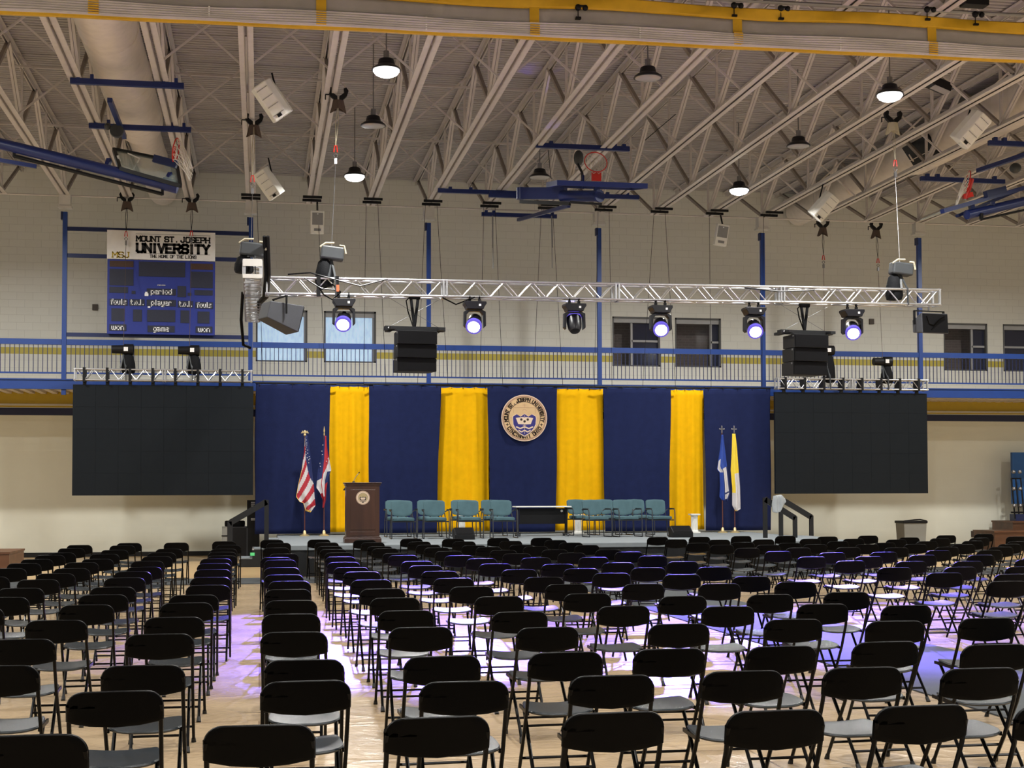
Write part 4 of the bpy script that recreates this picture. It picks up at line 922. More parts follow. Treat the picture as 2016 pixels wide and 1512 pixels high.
# jacket on the right rail
q = at(1531, 978, 31.55); t = thing('grey_jacket', 'light grey jacket draped over the right stair handrail', 'jacket', (q.x, 31.5, q.z-.4))
def cloth(t, outline, Y, m_, name, amp=.04, seed=1, thick=.03):
    "hanging cloth from a photo outline at its own distance, with pleats"
    P = [at(x, y, Y) for x, y in outline]; cx = sum(p.x for p in P)/len(P); cz = sum(p.z for p in P)/len(P); b = MB()
    out = [(p.x-cx, p.z-cz) for p in P]
    # refine outline
    o2 = []
    for i in range(len(out)):
        a, c = out[i], out[(i+1) % len(out)]
        for k in range(4): o2.append((a[0]+(c[0]-a[0])*k/4, a[1]+(c[1]-a[1])*k/4))
    b.pad(o2, lambda u, v, h: Vector((cx+u, Y+h+amp*math.sin(u*45+seed)+amp*.4*math.sin(v*17+seed), cz+v)), thick, rings=(.15, .3, .45, .6, .75, .9))
    return b.build(name, m_, t, smooth=True, w=True)
cloth(t, [(1523, 976), (1537, 974), (1545, 981), (1547, 988), (1540, 998), (1535, 1008), (1528, 1010), (1522, 1008), (1521, 994)], 31.5, 'grey_cloth', 'body', .02, 2, .10)

# ================================================================ LECTERN
lx0, lx1 = at(680, 1000, 30.9).x, at(747, 1000, 30.9).x; lc = (lx0+lx1)/2; lw = lx1-lx0; LH = 1.30; LY = 31.0
t = thing('lectern', 'tall dark walnut lectern with a round metal seal, at stage left', 'lectern', (lc, LY, SZ))
b = MB(); b.bb((-lw/2+.01, -.25, .10), (lw/2-.01, .25, LH-.05)); b.build('body', 'wood', t)
b = MB(); b.bb((-lw/2-.03, -.29, 0), (lw/2+.03, .29, .10)); b.bb((-lw/2-.01, -.27, .10), (lw/2+.01, .27, .13)); b.build('base', 'wood', t, bevel=.01)
b = MB(); b.bb((-lw/2-.035, -.30, LH-.025), (lw/2+.035, .30, LH)); b.bb((-lw/2-.01, -.27, LH-.07), (lw/2+.01, .27, LH-.025)); b.build('top', 'wood', t, bevel=.008)
b = MB(); b.bb((-lw/2+.10, -.262, .28), (lw/2-.10, -.25, LH-.15)); b.build('raised_panel', 'wood', t, bevel=.006)
b = MB(); b.bb((-lw/2+.10, -.262, .15), (lw/2-.10, -.25, .24)); b.build('lower_panel', 'wood', t, bevel=.004)
b = MB(); b.prism([(-lw/2-.05, LH-.17), (-lw/2, LH-.10), (-lw/2, LH-.17)], lambda u, v, d: Vector((u, d, v)), -.06, .06); b.build('shelf_bracket', 'wood', t)
q = at(714.5, 980, LY-.27)
sp = thing('x', 'x', 'x'); bpy.data.objects.remove(sp)
make_seal(t, q.x, q.z, LY-.262, .148, full=False)
t = thing('microphone', 'thin gooseneck microphone on top of the lectern', 'microphone', (lc-.18, LY+.05, SZ+LH))
b = MB(); b.lathe([(.035, 0), (.03, .02), (.01, .03)], 12); b.build('base', 'black', t); b = MB(); b.tube([(0, 0, .02), (.01, 0, .06), (.05, -.02, .13), (.11, -.03, .21)], .007, 6); b.build('gooseneck', 'steel', t, smooth=True)
b = MB(); b.sphere((.115, -.03, .215), .014); b.build('capsule', 'black', t, smooth=True)

# ================================================================ TEAL CHAIRS
def teal():
    t = thing('teal_armchair', 'x', 'chair', (0, 0, SZ), group='teal armchairs on the stage')
    W = .25
    b = MB(); b.pad(superell(.25, .24, 5), lambda u, v, h: Vector((u, v-.26, .45+h+.012*(1-(u/.25)**2))), .075); b.build('seat', 'teal', t, smooth=True)
    b = MB(); ol = [(-.25, -.11), (-.255, .06), (-.25, .155), (-.20, .185), (0, .195), (.20, .185), (.25, .155), (.255, .06), (.25, -.11), (.19, -.165), (0, -.195), (-.19, -.165)]
    b.pad(ol, lambda u, v, h: Vector((u, -.02-.03*(1-(u/.25)**2)*-1+h+(v+.19)*.18, .70+v)), .06); b.build('backrest', 'teal', t, smooth=True)
    for s in (-1, 1):
        x = s*.295
        b = MB(); b.tube([(s*.25, -.04, .62), (x, -.06, .655), (x, -.40, .665), (x, -.46, .64), (x, -.475, .58), (x, -.50, .015)], .0125, 8); b.build('arm', 'grey_tube', t, smooth=True)
        b = MB(); b.tube([(x, -.50, .012), (s*.285, -.05, .012)], .0125, 8); b.build('sled_runner', 'grey_tube', t, smooth=True)
        b = MB(); b.tube([(s*.285, -.05, .012), (s*.27, -.03, .42), (s*.24, .0, .60)], .0125, 8); b.build('rear_leg', 'grey_tube', t, smooth=True)
        b = MB(); b.bb((x-.02, -.42, .668), (x+.02, -.12, .685)); b.build('armrest', 'black', t, bevel=.006)
    b = MB(); b.bar((-.29, -.42, .40), (.29, -.42, .40), .025); b.bar((-.28, -.06, .40), (.28, -.06, .40), .025); b.build('seat_rail', 'grey_tube', t)
    b = MB(); b.bar((-.10, -.01, .45), (-.10, .0, .56), .03, .012, up=(0, 1, 0)); b.bar((.10, -.01, .45), (.10, .0, .56), .03, .012, up=(0, 1, 0)); b.build('back_support', 'grey_tube', t)
    return t
tc0 = teal(); k = 0
TW = ['leftmost', 'second', 'third', 'fourth']
for (Y, pxs, row, side_) in ((33.35, (791, 855, 921.5, 987), 'front row', 'left'), (34.75, (779, 841.5, 908, 967), 'back row', 'left'), (33.55, (1166, 1226, 1291), 'front row', 'right'), (34.95, (1135, 1189, 1251), 'back row', 'right')):
    for i, px in enumerate(pxs):
        t = tc0 if k == 0 else copy_tree(tc0); k += 1
        t.location = (at(px, 1005, Y).x, Y, SZ); t.rotation_euler.z = R(random.uniform(-3, 3)+(2 if side_ == 'left' else 8))
        tag(t, 'teal armchair, %s in the %s %s of the table' % (ORD[i]+' from left', row, side_), 'chair')
# table
Y = 34.3; xa, xb = at(1012, 1003, Y).x, at(1121, 1003, Y).x; tz = .735
t = thing('folding_table', 'white-topped table with black modesty panel at stage centre', 'table', ((xa+xb)/2, Y, SZ)); hw = (xb-xa)/2
b = MB(); b.bb((-hw, -.27, tz-.03), (hw, .27, tz)); b.build('tabletop', 'white', t, bevel=.01)
b = MB(); b.bb((-hw+.13, -.02, .30), (hw-.10, .0, tz-.05)); b.build('modesty_panel', 'black', t)
b = MB(); b.lathe([(.03, 0), (.03, .01)], 14, (hw-.2, -.02, tz-.12), Matrix.Rotation(R(90), 3, 'X')); b.build('sticker', 'white', t)
for s in (-1, 1):
    b = MB(); b.bb((s*(hw-.09)-.025, -.04, .05), (s*(hw-.09)+.025, .04, tz-.03)); b.build('leg', 'black', t)
    b = MB(); b.bb((s*(hw-.09)-.03, -.26, .03), (s*(hw-.09)+.03, .26, .07)); b.tube([(s*(hw-.09)-.02, -.24, .03), (s*(hw-.09)+.02, -.24, .03)], .03, 10); b.tube([(s*(hw-.09)-.02, .24, .03), (s*(hw-.09)+.02, .24, .03)], .03, 10); b.build('foot', 'grey_tube', t)
# pedestals and monitors
for px, l in ((909, 'small white fluted pedestal behind the third left teal chair'), (1138, 'small white fluted pedestal behind the first right teal chair'), (1367, 'small white fluted pedestal before the right gold drape')):
    t = thing('white_pedestal', l, 'pedestal', (at(px, 1030, 35.9).x, 35.9, SZ), group='white column pedestals')
    b = MB(); n = 32; vs = []; zz = (.07, .44)
    for z in zz:
        for j in range(n): r = .088-(.010 if j % 2 else 0); vs.append((r*math.cos(2*math.pi*j/n), r*math.sin(2*math.pi*j/n), z))
    b.add(vs, [(j, (j+1) % n, n+(j+1) % n, n+j) for j in range(n)]); b.build('shaft', 'white', t)
    b = MB(); b.bb((-.125, -.125, 0), (.125, .125, .035)); b.lathe([(.11, .035), (.095, .075)], 24); b.build('base', 'white', t)
    b = MB(); b.lathe([(.09, .43), (.105, .465)], 24); b.bb((-.125, -.125, .465), (.125, .125, .50)); b.build('capital', 'white', t)
for px, Y, w_, l in ((913, 32.3, .46, 'black wedge monitor speaker before the left teal chairs'), (1340, 32.6, .50, 'black wedge monitor speaker right of the right teal chairs')):
    c = at(px, 1050, Y); t = thing('stage_monitor', l, 'speaker', (c.x, Y, SZ), group='stage monitor speakers')
    b = MB(); b.prism([(-.2, 0), (.2, 0), (.2, .12), (-.05, .27), (-.2, .22)], lambda u, v, d: Vector((d, -u, v)), -w_/2, w_/2); b.build('cabinet', 'black', t, bevel=.01)
    b = MB(); b.prism([(.2, .13), (.19, .135), (-.04, .275), (-.05, .27)], lambda u, v, d: Vector((d, -u, v)), -w_/2+.03, w_/2-.03); b.build('grille', 'grille', t)

# ================================================================ FLAGS
def pole(t, x, Y, zt, top):
    b = MB(); b.lathe([(.13, 0), (.13, .015), (.10, .03), (.045, .05), (.035, .12), (.02, .14)], 24, (x, Y, SZ)); b.build('base', 'gold', t, smooth=True, w=True)
    b = MB(); b.tube([(x, Y, SZ+.1), (x, Y, zt)], .014, 8); b.build('pole', 'pole_wood', t, smooth=True, w=True)
    b = MB()
    if top == 'eagle':
        b.sphere((x, Y, zt+.02), .035); b.lathe([(.02, .03), (.035, .08), (.015, .14)], 10, (x, Y, zt)); 
        b.prism([(-.10, .06), (-.06, .13), (0, .10), (.06, .13), (.10, .06), (.03, .07), (0, .05), (-.03, .07)], lambda u, v, d: Vector((x+u, Y+d, zt+v)), -.015, .015)
    elif top == 'spear': b.lathe([(.008, 0), (.02, .04), (.008, .08), (.022, .12), (.002, .24)], 8, (x, Y, zt))
    else:
        b.bb((x-.012, Y-.012, zt), (x+.012, Y+.012, zt+.17)); b.bb((x-.06, Y-.012, zt+.085), (x+.06, Y+.012, zt+.11))
        for dx, dz in ((-.06, .0975), (.06, .0975), (0, .17)): b.sphere((x+dx, Y, zt+dz), .018, 8)
    b.build('finial', 'gold' if top != 'cross' else 'steel', t, smooth=True, w=True)
FY = 35.75
def flag_cloth(t, Y, left, right, colour, mats, pl=2.5, amp=.05, name='flag', nu=44, nv=64, drop=None):
    "left/right: photo edge lines [(x, y)...] from top to bottom; colour(u, v, x, y) -> material index"
    def lerp(L, v):
        s = v*(len(L)-1); i = min(int(s), len(L)-2); f = s-i
        return (L[i][0]+(L[i+1][0]-L[i][0])*f, L[i][1]+(L[i+1][1]-L[i][1])*f)
    vs = []; fs_ = []; ms = []
    for j in range(nv+1):
        a = lerp(left, j/nv); c = lerp(right, j/nv)
        for i in range(nu+1):
            u = i/nu; q = at(a[0]+(c[0]-a[0])*u, a[1]+(c[1]-a[1])*u, Y); wd = .2+j/nv
            vs.append((q.x, Y+amp*wd*math.sin(u*pl*2*math.pi)-.03, q.z))
    for j in range(nv):
        for i in range(nu):
            q = j*(nu+1)+i; fs_.append((q, q+1, q+nu+2, q+nu+1)); ms.append(colour((i+.5)/nu, (j+.5)/nv))
    b = MB(); b.add(vs, fs_); b.m = ms; o = b.build(name, mats, t, smooth=True, w=True); s = o.modifiers.new('s', 'SOLIDIFY'); s.thickness = .006; s.offset = 0
    return o
# american flag: folded, canton on top, slanted stripes
x = at(600, 950, FY).x; t = thing('american_flag', 'American flag with gold fringe on an eagle-topped pole', 'flag', (x, FY, SZ)); pole(t, x, FY, at(600, 858, FY).z, 'eagle')
def us(u, v):
    px = 583+u*37; 
    if u < .03 and v > .25 or v > .975: return 3
    if v+.45*(1-u)*.9 < .42+.10*u: 
        return 2
    s = (v*9+(1-u)*-1.9+u*.3)
    return 0 if int(math.floor(s*1.0)) % 2 else 1
f1 = flag_cloth(t, FY-.03, [(601, 858), (599, 890), (594, 925), (587, 955), (583, 978), (590, 988), (597, 990), (602, 1006)], [(605, 858), (609, 880), (612, 905), (615, 935), (618, 960), (619, 978), (621, 995), (611, 1009)], us, ['flag_red', 'flag_white', 'flag_blue', 'flag_gold'], 1.5, .05)
b = MB()
for (sx, sy) in ((603, 866), (604, 872), (603, 880), (606, 886), (602, 889), (606, 892), (603, 895), (609, 899), (605, 901), (608, 905), (602, 884), (610, 903), (608, 911), (604, 876)):
    q = at(sx, sy, FY-.16); b.prism([((.016 if i % 2 == 0 else .007)*math.sin(i*math.pi/5), (.016 if i % 2 == 0 else .007)*math.cos(i*math.pi/5)) for i in range(10)], lambda u, v, d: Vector((q.x+u, q.y+.06+d, q.z+v)), 0, .01)
b.build('star', 'flag_white', t, w=True, kind=None)
# ohio burgee
x = at(638, 950, FY).x; t = thing('ohio_flag', 'red, white and blue Ohio flag hanging on a spear-topped pole', 'flag', (x, FY, SZ)); pole(t, x, FY, at(638, 858, FY).z, 'spear')
def oh(u, v):
    if u > .72 and v > .45: return 2 if v < .62 else 0
    if u < .38: return 2 if v < .52 else (1 if v < .74 else 0)
    if u > .45 and v > .33+.4*(.8-u): return 1 if v < .80 else 0
    return 0
flag_cloth(t, FY-.03, [(639, 858), (636, 880), (632, 905), (626, 925), (623, 960), (630, 970), (636, 985), (635, 1000)], [(642, 858), (644, 885), (648, 905), (652, 925), (646, 940), (642, 965), (641, 985), (637, 1000)], oh, ['flag_red', 'flag_white', 'flag_blue'], 1.5, .05)
b = MB()
for (sx, sy) in ((636, 876), (634, 888), (635, 895), (630, 912), (631, 918), (646, 903), (643, 908)):
    q = at(sx, sy, FY-.16); b.prism([((.017 if i % 2 == 0 else .007)*math.sin(i*math.pi/5), (.017 if i % 2 == 0 else .007)*math.cos(i*math.pi/5)) for i in range(10)], lambda u, v, d: Vector((q.x+u, q.y+.06+d, q.z+v)), 0, .01)
b.build('star', 'flag_white', t, w=True)
# blue and white flag
x = at(1422, 950, FY).x; t = thing('blue_white_flag', 'blue and white flag on a cross-topped pole, left of the yellow flag', 'flag', (x, FY, SZ)); pole(t, x, FY, at(1421, 852, FY).z, 'cross')
def bw_(u, v):
    if v < .42: return 1 if (u < .34 and v > .26 and u > .05) else 0
    if u < .40: return 1 if v < .50 and u > .06 else 0
    e = u > .93 or u < .47 or .80 < v < .83 or v > .96
    return 2 if e else 1
flag_cloth(t, FY-.03, [(1420, 856), (1417, 885), (1411, 924), (1416, 930), (1417, 955), (1416, 978), (1420, 984)], [(1423, 856), (1426, 880), (1429, 905), (1432, 930), (1435, 955), (1437, 970), (1431, 987)], bw_, ['flag_royal', 'flag_white', 'flag_blue'], 1.5, .05)
x = at(1446, 950, FY).x; t = thing('yellow_white_flag', 'yellow and white flag on a cross-topped pole at stage right', 'flag', (x, FY, SZ)); pole(t, x, FY, at(1443, 852, FY).z, 'cross')
flag_cloth(t, FY-.03, [(1441, 854), (1440, 890), (1438, 925), (1441, 960), (1441, 995), (1448, 1006)], [(1447, 854), (1450, 880), (1453, 920), (1456, 960), (1457, 1002), (1450, 1006)], lambda u, v: 2 if v > .96 else (0 if v < .45 or (u < .42 and v < .66) else 1), ['flag_yellow', 'flag_white', 'flag_gold'], 1.5, .05)

# ================================================================ THINGS ON THE FLOOR AT THE WALL
def crate(px0, px1, py0, py1, Y, dep, m_, name, label, cat):
    a = at(px0, py0, Y); c = at(px1, py1, Y); t = thing(name, label, cat, ((a.x+c.x)/2, Y, max(0.006, min(a.z, c.z)) if False else 0.006)); return t, a, c
Yc = 37.3
a = at(455, 1037, Yc); c = at(488, 1077, Yc)
t = thing('road_case', 'black road case behind the left handrail', 'case', ((a.x+c.x)/2, Yc+.3, 0.006))
b = MB(); b.bb((a.x, Yc, .10), (c.x, Yc+.6, a.z)); b.build('body', 'black', t, w=True, bevel=.01)
b = MB(); [b.bb((x-.015, Yc-.01, .10), (x+.015, Yc, a.z)) for x in (a.x+.02, c.x-.02)]; b.bb((a.x, Yc-.01, a.z-.03), (c.x, Yc, a.z)); b.build('edge_trim', 'grey_tube', t, w=True)
b = MB(); [b.lathe([(.045, -.015), (.045, .015)], 12, (x, y, .051), Matrix.Rotation(R(90), 3, 'Y')) for x in (a.x+.08, c.x-.08) for y in (Yc+.1, Yc+.5)]; b.build('caster', 'rubber', t, w=True)
q = at(462, 1031, Yc); t = thing('black_bag', 'black bag lying on top of the road case', 'bag', (q.x, Yc+.25, a.z)); b = MB(); b.pad(superell(.26, .2, 3), lambda u, v, h: Vector((u, v, .075+h)), .15); b.build('body', 'black_cloth', t, smooth=True)
b = MB(); b.tube([(-.1, -.1, .14), (-.08, -.1, .19), (.08, -.1, .19), (.1, -.1, .14)], .01, 6); b.build('handle', 'black', t)
a = at(488, 985, Yc); c = at(503, 1077, Yc); t = thing('amplifier_rack', 'tall black equipment rack with silver panels beside the navy drape', 'rack', ((a.x+c.x)/2, Yc+.3, .006))
b = MB(); b.bb((a.x-.02, Yc, .006), (c.x+.1, Yc+.6, a.z)); b.build('body', 'black', t, w=True)
for py in (989, 992.5, 996, 1021, 1023.5):
    q = at(497, py, Yc); b = MB(); b.bb((a.x+.08, Yc-.015, q.z-.012), (c.x+.05, Yc, q.z+.012)); b.build('silver_panel', 'alu', t, w=True)
a = at(437, 1037, Yc); c = at(447, 1080, Yc); t = thing('grey_stand', 'narrow grey box standing left of the road case', 'box', ((a.x+c.x)/2, Yc+.15, .006)); b = MB(); b.bb((a.x, Yc, .006), (c.x, Yc+.3, a.z)); b.build('body', 'bin_grey', t, w=True)
b = MB(); b.bb((a.x-.01, Yc-.01, a.z-.25), (c.x+.01, Yc, a.z-.22)); b.build('band', 'black', t, w=True)
# trash bin
Y = 37.9; a = at(1779, 1026, Y); c = at(1824, 1060, Y); t = thing('trash_bin', 'grey square trash bin with black bag rim by the right wall', 'bin', ((a.x+c.x)/2, Y+.25, 0.006)); hw = (c.x-a.x)/2; zt_ = a.z
b = MB(); vs = [(-hw+.04, -.24, .0), (hw-.04, -.24, 0), (hw-.04, .24, 0), (-hw+.04, .24, 0), (-hw, -.28, zt_-.0), (hw, -.28, zt_), (hw, .28, zt_), (-hw, .28, zt_)]
b.add(vs, [(3, 2, 1, 0), (0, 1, 5, 4), (1, 2, 6, 5), (2, 3, 7, 6), (3, 0, 4, 7)]); b.build('body', 'bin_grey', t)
b = MB(); b.bb((-hw-.02, -.30, zt_-.07), (hw+.02, .30, zt_)); b.tube([(-hw, -.28, zt_), (-.05, -.29, zt_+.03), (hw*.4, -.28, zt_+.04), (hw, -.28, zt_)], .02, 6); b.build('bag_rim', 'black', t, bevel=.01)
# wood bleachers right
for (x0_, x1_, y0_, y1_, Y, dep, l) in ((1958, 2100, 1045, 1062, 37.4, 1.2, 'low wooden bleacher bench front at the far right'), (1994, 2110, 1026, 1045, 38.6, 1.2, 'upper wooden bleacher bench at the far right under the blue cart')):
    a = at(x0_, y0_, Y); c = at(x1_, y1_, Y); z0_ = .0065 if Y < 38 else .4
    t = thing('wooden_bleacher', l, 'bleacher', (a.x, Y, .006), group='wooden bleachers at far right')
    b = MB(); b.bb((a.x, Y, .006), (a.x+4, Y+dep, a.z-.05)); b.build('riser', 'bench_wood', t, w=True); b = MB(); b.bb((a.x-.03, Y-.04, a.z-.05), (a.x+4, Y+dep, a.z)); b.build('bench_top', 'bench_wood', t, w=True)
ztop_b = at(1994, 1026, 38.6).z
Y = 38.9; a = at(2003, 890, Y); t = thing('wheeled_cart', 'blue equipment cart with black frame standing on the right bleachers', 'cart', (a.x+.5, Y, ztop_b))
b = MB(); b.bb((a.x, Y+.3, ztop_b+.5), (a.x+1.5, Y+.4, a.z)); b.build('panel', 'cart_blue', t, w=True)
a2 = at(1991, 942, Y)
b = MB()
for dx in (0, .14, .3): b.tube([(a2.x+dx, Y, a2.z), (a2.x+dx+.10, Y, ztop_b+.06)], .022, 6)
b.tube([(a2.x, Y, a2.z), (a2.x+.32, Y, a2.z)], .022, 6); b.tube([(a2.x-.02, Y, ztop_b+.25), (a2.x+.6, Y, ztop_b+.25)], .03, 6); b.build('frame', 'black', t, w=True, smooth=True)
b = MB(); [b.sphere((a2.x+.05+.2*i, Y-.05, ztop_b+.45+.5*j), .06, 8) for i in range(3) for j in range(3)]; b.build('fitting', 'steel', t, w=True)
b = MB(); b.bb((a2.x+.1, Y-.06, ztop_b), (a2.x+1.2, Y+.3, ztop_b+.2)); b.build('base', 'dark_blue', t, w=True)
# left wooden bleacher end
a = at(41, 1085, 31.0); c = at(-120, 1104, 31.0)
t = thing('wooden_bleacher', 'wooden bleacher end panel at the left edge', 'bleacher', (a.x-1, 31, .006))
b = MB(); b.bb((a.x-2.4, 29.6, .006), (a.x, 31.4, a.z)); b.build('panel', 'bench_wood', t, w=True); b = MB(); b.bb((a.x-2.4, 29.58, a.z), (a.x+.02, 31.4, a.z+.04)); b.build('bench_top', 'bench_wood', t, w=True)

# ================================================================ WHITE SPEAKERS ON THE JOISTS
def white_speaker(px, py, Y, label, rot_e, front, k=1.0):
    k *= 1.0 if front else 1.12
    c = at(px, py, Y); t = thing('ceiling_speaker', label, 'speaker', c, group='white speakers hung from the joists')
    from mathutils import Euler
    rot = Euler([R(a) for a in rot_e], 'XYZ').to_matrix()
    W_, H_, D_ = .36*k, .62*k, .34*k
    b = MB(); vs = []
    for (sz) in (-1, 1):
        for (sx, y) in ((-1, -D_/2), (1, -D_/2), (1, .05), (.62, D_/2), (-.62, D_/2), (-1, .05)): vs.append(rot @ Vector((sx*W_/2, y, sz*H_/2)))
    b.add(vs, [(5, 4, 3, 2, 1, 0), (6, 7, 8, 9, 10, 11)]+[(j, (j+1) % 6, 6+(j+1) % 6, 6+j) for j in range(6)]); b.build('cabinet', 'speaker_white', t, bevel=.02*k)
    if front:
        b = MB(); b.box(rot @ Vector((0, -D_/2-.008, .09*k)), (W_*.80, .015, H_*.52), rot); b.build('grille', 'speaker_grille', t)
        b = MB(); b.box(rot @ Vector((0, -D_/2-.006, -.20*k)), (W_*.5, .012, .07*k), rot); b.build('horn', 'speaker_grille', t)
        b = MB(); b.box(rot @ Vector((0, -D_/2-.02, .22*k)), (.03, .008, .03), rot); b.build('badge', 'lettering_white', t)
    else:
        for i in range(4):
            b = MB(); b.box(rot @ Vector((0, D_/2+.006, (-.22+.15*i)*k)), (W_*.55, .012, .008), rot); b.build('rib', 'speaker_grille', t)
        b = MB(); b.box(rot @ Vector((0, D_/2+.01, .26*k)), (.07*k, .03, .05*k), rot); b.build('handle', 'black', t)
    b = MB(); b.bar(rot @ Vector((0, 0, H_/2)), Vector((0, .05, ZC-c.z+.04)), .03, .03); b.build('hanger', 'black', t)
white_speaker(535, 198, 25.6, 'white boxy speaker on the joist at upper left, larger of the two tilted ones', (200, -32, -20), False)
white_speaker(528, 362, 32.2, 'white boxy speaker on the joist at left, smaller and lower tilted one', (200, -32, -20), False, .98)
white_speaker(624, 438, 36.6, 'white speaker with grey grille facing ahead, above the left windows', (8, 0, 3), True, .95)
white_speaker(1419, 463, 36.6, 'white speaker with grey grille, slightly tilted, above the dark windows', (8, 8, -3), True, .93)
white_speaker(1623, 407, 32.6, 'white tilted speaker on the joist at right beside a glowing lamp', (205, 35, 12), False, .98)
white_speaker(1913, 255, 25.8, 'white tilted speaker on the joist at far upper right', (205, 35, 12), False)

# ================================================================ BASKETBALL GOALS
def net(b, c, ax, ay, az, r=.228, L=.42, lean=Vector((0, 0, 0))):
    n = 12; rings = [(r, 0), (r*.92, .1), (r*.78, .2), (r*.64, .3), (r*.58, L)]
    P = [[c+ax*(rr*math.cos(2*math.pi*(j+.5*(i % 2))/n))+ay*(rr*math.sin(2*math.pi*(j+.5*(i % 2))/n))+az*h+lean*(h/L)**1.5 for j in range(n)] for i, (rr, h) in enumerate(rings)]
    for i in range(len(rings)-1):
        for j in range(n):
            b.tube([P[i][j], P[i+1][j]], .006, 4); b.tube([P[i][j], P[i+1][(j+(1 if i % 2 else -1)) % n]], .006, 4)
def ringpts(c, ax, ay, r, n=24): return [c+ax*(r*math.cos(2*math.pi*i/n))+ay*(r*math.sin(2*math.pi*i/n)) for i in range(n)]
def beam_px(b, p0, p1, Y0, Y1, w_, h_): b.bar(at(*p0, Y0), at(*p1, Y1), w_, h_)
# centre goal, folded up
Yg = 27.5
g = thing('folded_basketball_goal', 'folded basketball goal with net under the roof at centre', 'basketball goal', at(1150, 380, Yg), group='folded basketball goals')
def gz(px, py, z): return atz(px, py, z)
for (p, q, Y) in (((1055, 286), (1239, 294), 30.0), ((862, 375), (1258, 389), 34.6), ((962, 384), (1030, 387), 34.2), ((948, 421), (1096, 427), 36.9)):
    b = MB(); a = at(*p, Y); c = at(*q, Y); c.z = a.z = (a.z+c.z)/2; b.bar(a, c, .09, .10); b.build('header_beam', 'goal_blue', g, w=True)
    for f in (.06, .16, .84, .94):
        b = MB(); m_ = a+(c-a)*f; b.bb((m_.x-.04, m_.y-.05, m_.z), (m_.x+.04, m_.y+.05, m_.z+.10)); b.build('joist_clip', 'goal_blue', g, w=True)
c = at(1174, 365, Yg); hw = .91
b = MB(); rot = Matrix.Rotation(R(10), 3, 'X'); cc = Vector((c.x, Yg, c.z))
for (o_, d_) in (((0, -.52, 0), (1.83, .05, .10)), ((0, .52, 0), (1.83, .05, .10)), ((-.89, 0, 0), (.05, 1.0, .10)), ((.89, 0, 0), (.05, 1.0, .10))): b.box(cc+rot @ Vector(o_), d_, rot)
b.build('backboard_frame', 'goal_blue', g, w=True)
b = MB(); b.box(cc, (1.75, 1.0, .015), rot); b.build('backboard', 'glass', g, w=True)
rc = at(1173, 319, Yg-.2); ax, ay = Vector((1, 0, 0)), Vector((0, .35, .94))
b = MB(); b.tube(ringpts(rc, ax, ay, .228), .010, 8, closed=True); b.build('rim', 'red', g, w=True, smooth=True)
b = MB(); q = at(1174, 346, Yg-.15); b.box(q+Vector((0, 0, -.02)), (.19, .06, .17)); b.build('rim_bracket', 'red', g, w=True)
b = MB(); net(b, rc, ax, ay, Vector((0, .9, -.2)).normalized(), lean=Vector((.1, 0, -.12))); b.build('net', 'netting', g, w=True)
b = MB(); a = at(1105, 386, Yg+.5); c2 = at(1178, 386, Yg-.1); b.tube([a, c2], .115, 16); b.tube([c2, c2+Vector((.02, -.04, 0))], .13, 16); b.build('mast', 'goal_blue', g, w=True, smooth=True)
b = MB(); a = at(1025, 381, Yg+1.5); c2 = at(1112, 381, Yg+.5); b.bar(a, c2, .12, .24); b.tube([a+Vector((0, 0, -.12)), a+Vector((0, 0, .12))], .09, 12); b.build('mast_sleeve', 'goal_blue', g, w=True, smooth=True)
b = MB(); b.bar(at(1025, 397, Yg+1.5), at(1122, 401, Yg+.2), .06, .07); b.bar(at(1122, 398, Yg), at(1185, 402, Yg-.2), .05, .04); b.build('brace_tube', 'black', g, w=True)
b = MB(); b.bar(at(1020, 433, 36.6), at(1120, 405, 30), .07, .08); b.build('fold_arm', 'goal_blue', g, w=True)
b = MB(); b.bar(at(1175, 368, Yg), at(1175, 382, Yg), .11, .11); b.bar(at(1148, 345, Yg+.3), at(1148, 372, Yg+.3), .04, .04); b.build('backboard_mount', 'goal_blue', g, w=True)
b = MB(); a = at(1139, 311, 29.9); b.sphere(a, (.11, .11, .17)); b.build('winch', 'motor_grey', g, w=True, smooth=True)
b = MB(); b.tube([at(1138, 324, 29.8), at(1146, 340, 29.3), at(1147, 356, 28.3)], .03, 6); b.tube([at(1079, 295, 30), at(1085, 352, 28)], .008, 4); b.tube([at(1270, 276, 29), at(1330, 225, 29)], .008, 4); b.build('cable', 'black', g, w=True)
for px in (970, 1086): 
    q = at(px, 425, 36.8); b = MB(); b.tube([q, q+Vector((.02 if px > 1000 else 0, 0, -.85))], .018, 6); b.tube([q+Vector((0, 0, -.35)), q+Vector((.01, 0, -1.4))], .012, 6); b.build('pull_rod', 'steel', g, w=True)
# left goal
g = thing('folded_basketball_goal', 'folded basketball goal on long blue mast at upper left', 'basketball goal', at(180, 320, 27), group='folded basketball goals')
for (p, q, Y) in (((138, 186), (362, 200), 26.4), ((175, 268), (376, 276), 29.6)):
    b = MB(); a = at(*p, Y); c = at(*q, Y); c.z = a.z = ZC-.06; b.bar(a, c, .09, .10); b.build('header_beam', 'goal_blue', g, w=True)
    for px in (.07, .19, .82, .93):
        m_ = a+(c-a)*px; b = MB(); b.bb((m_.x-.03, m_.y-.05, m_.z), (m_.x+.03, m_.y+.05, m_.z+.13)); b.build('joist_clip', 'goal_blue', g, w=True)
b = MB(); b.bar(atz(216, 197, ZC-.1), atz(245, 270, ZC-.1), .09, .09); b.build('link_beam', 'goal_blue', g, w=True)
b = MB(); b.lathe([(.13, -.06), (.14, 0), (.13, .06)], 20, at(230, 258, 29.2), Matrix.Rotation(R(90), 3, 'X')); b.sphere(at(212, 249, 29.2), .07); b.build('winch', 'motor_grey', g, w=True, smooth=True)
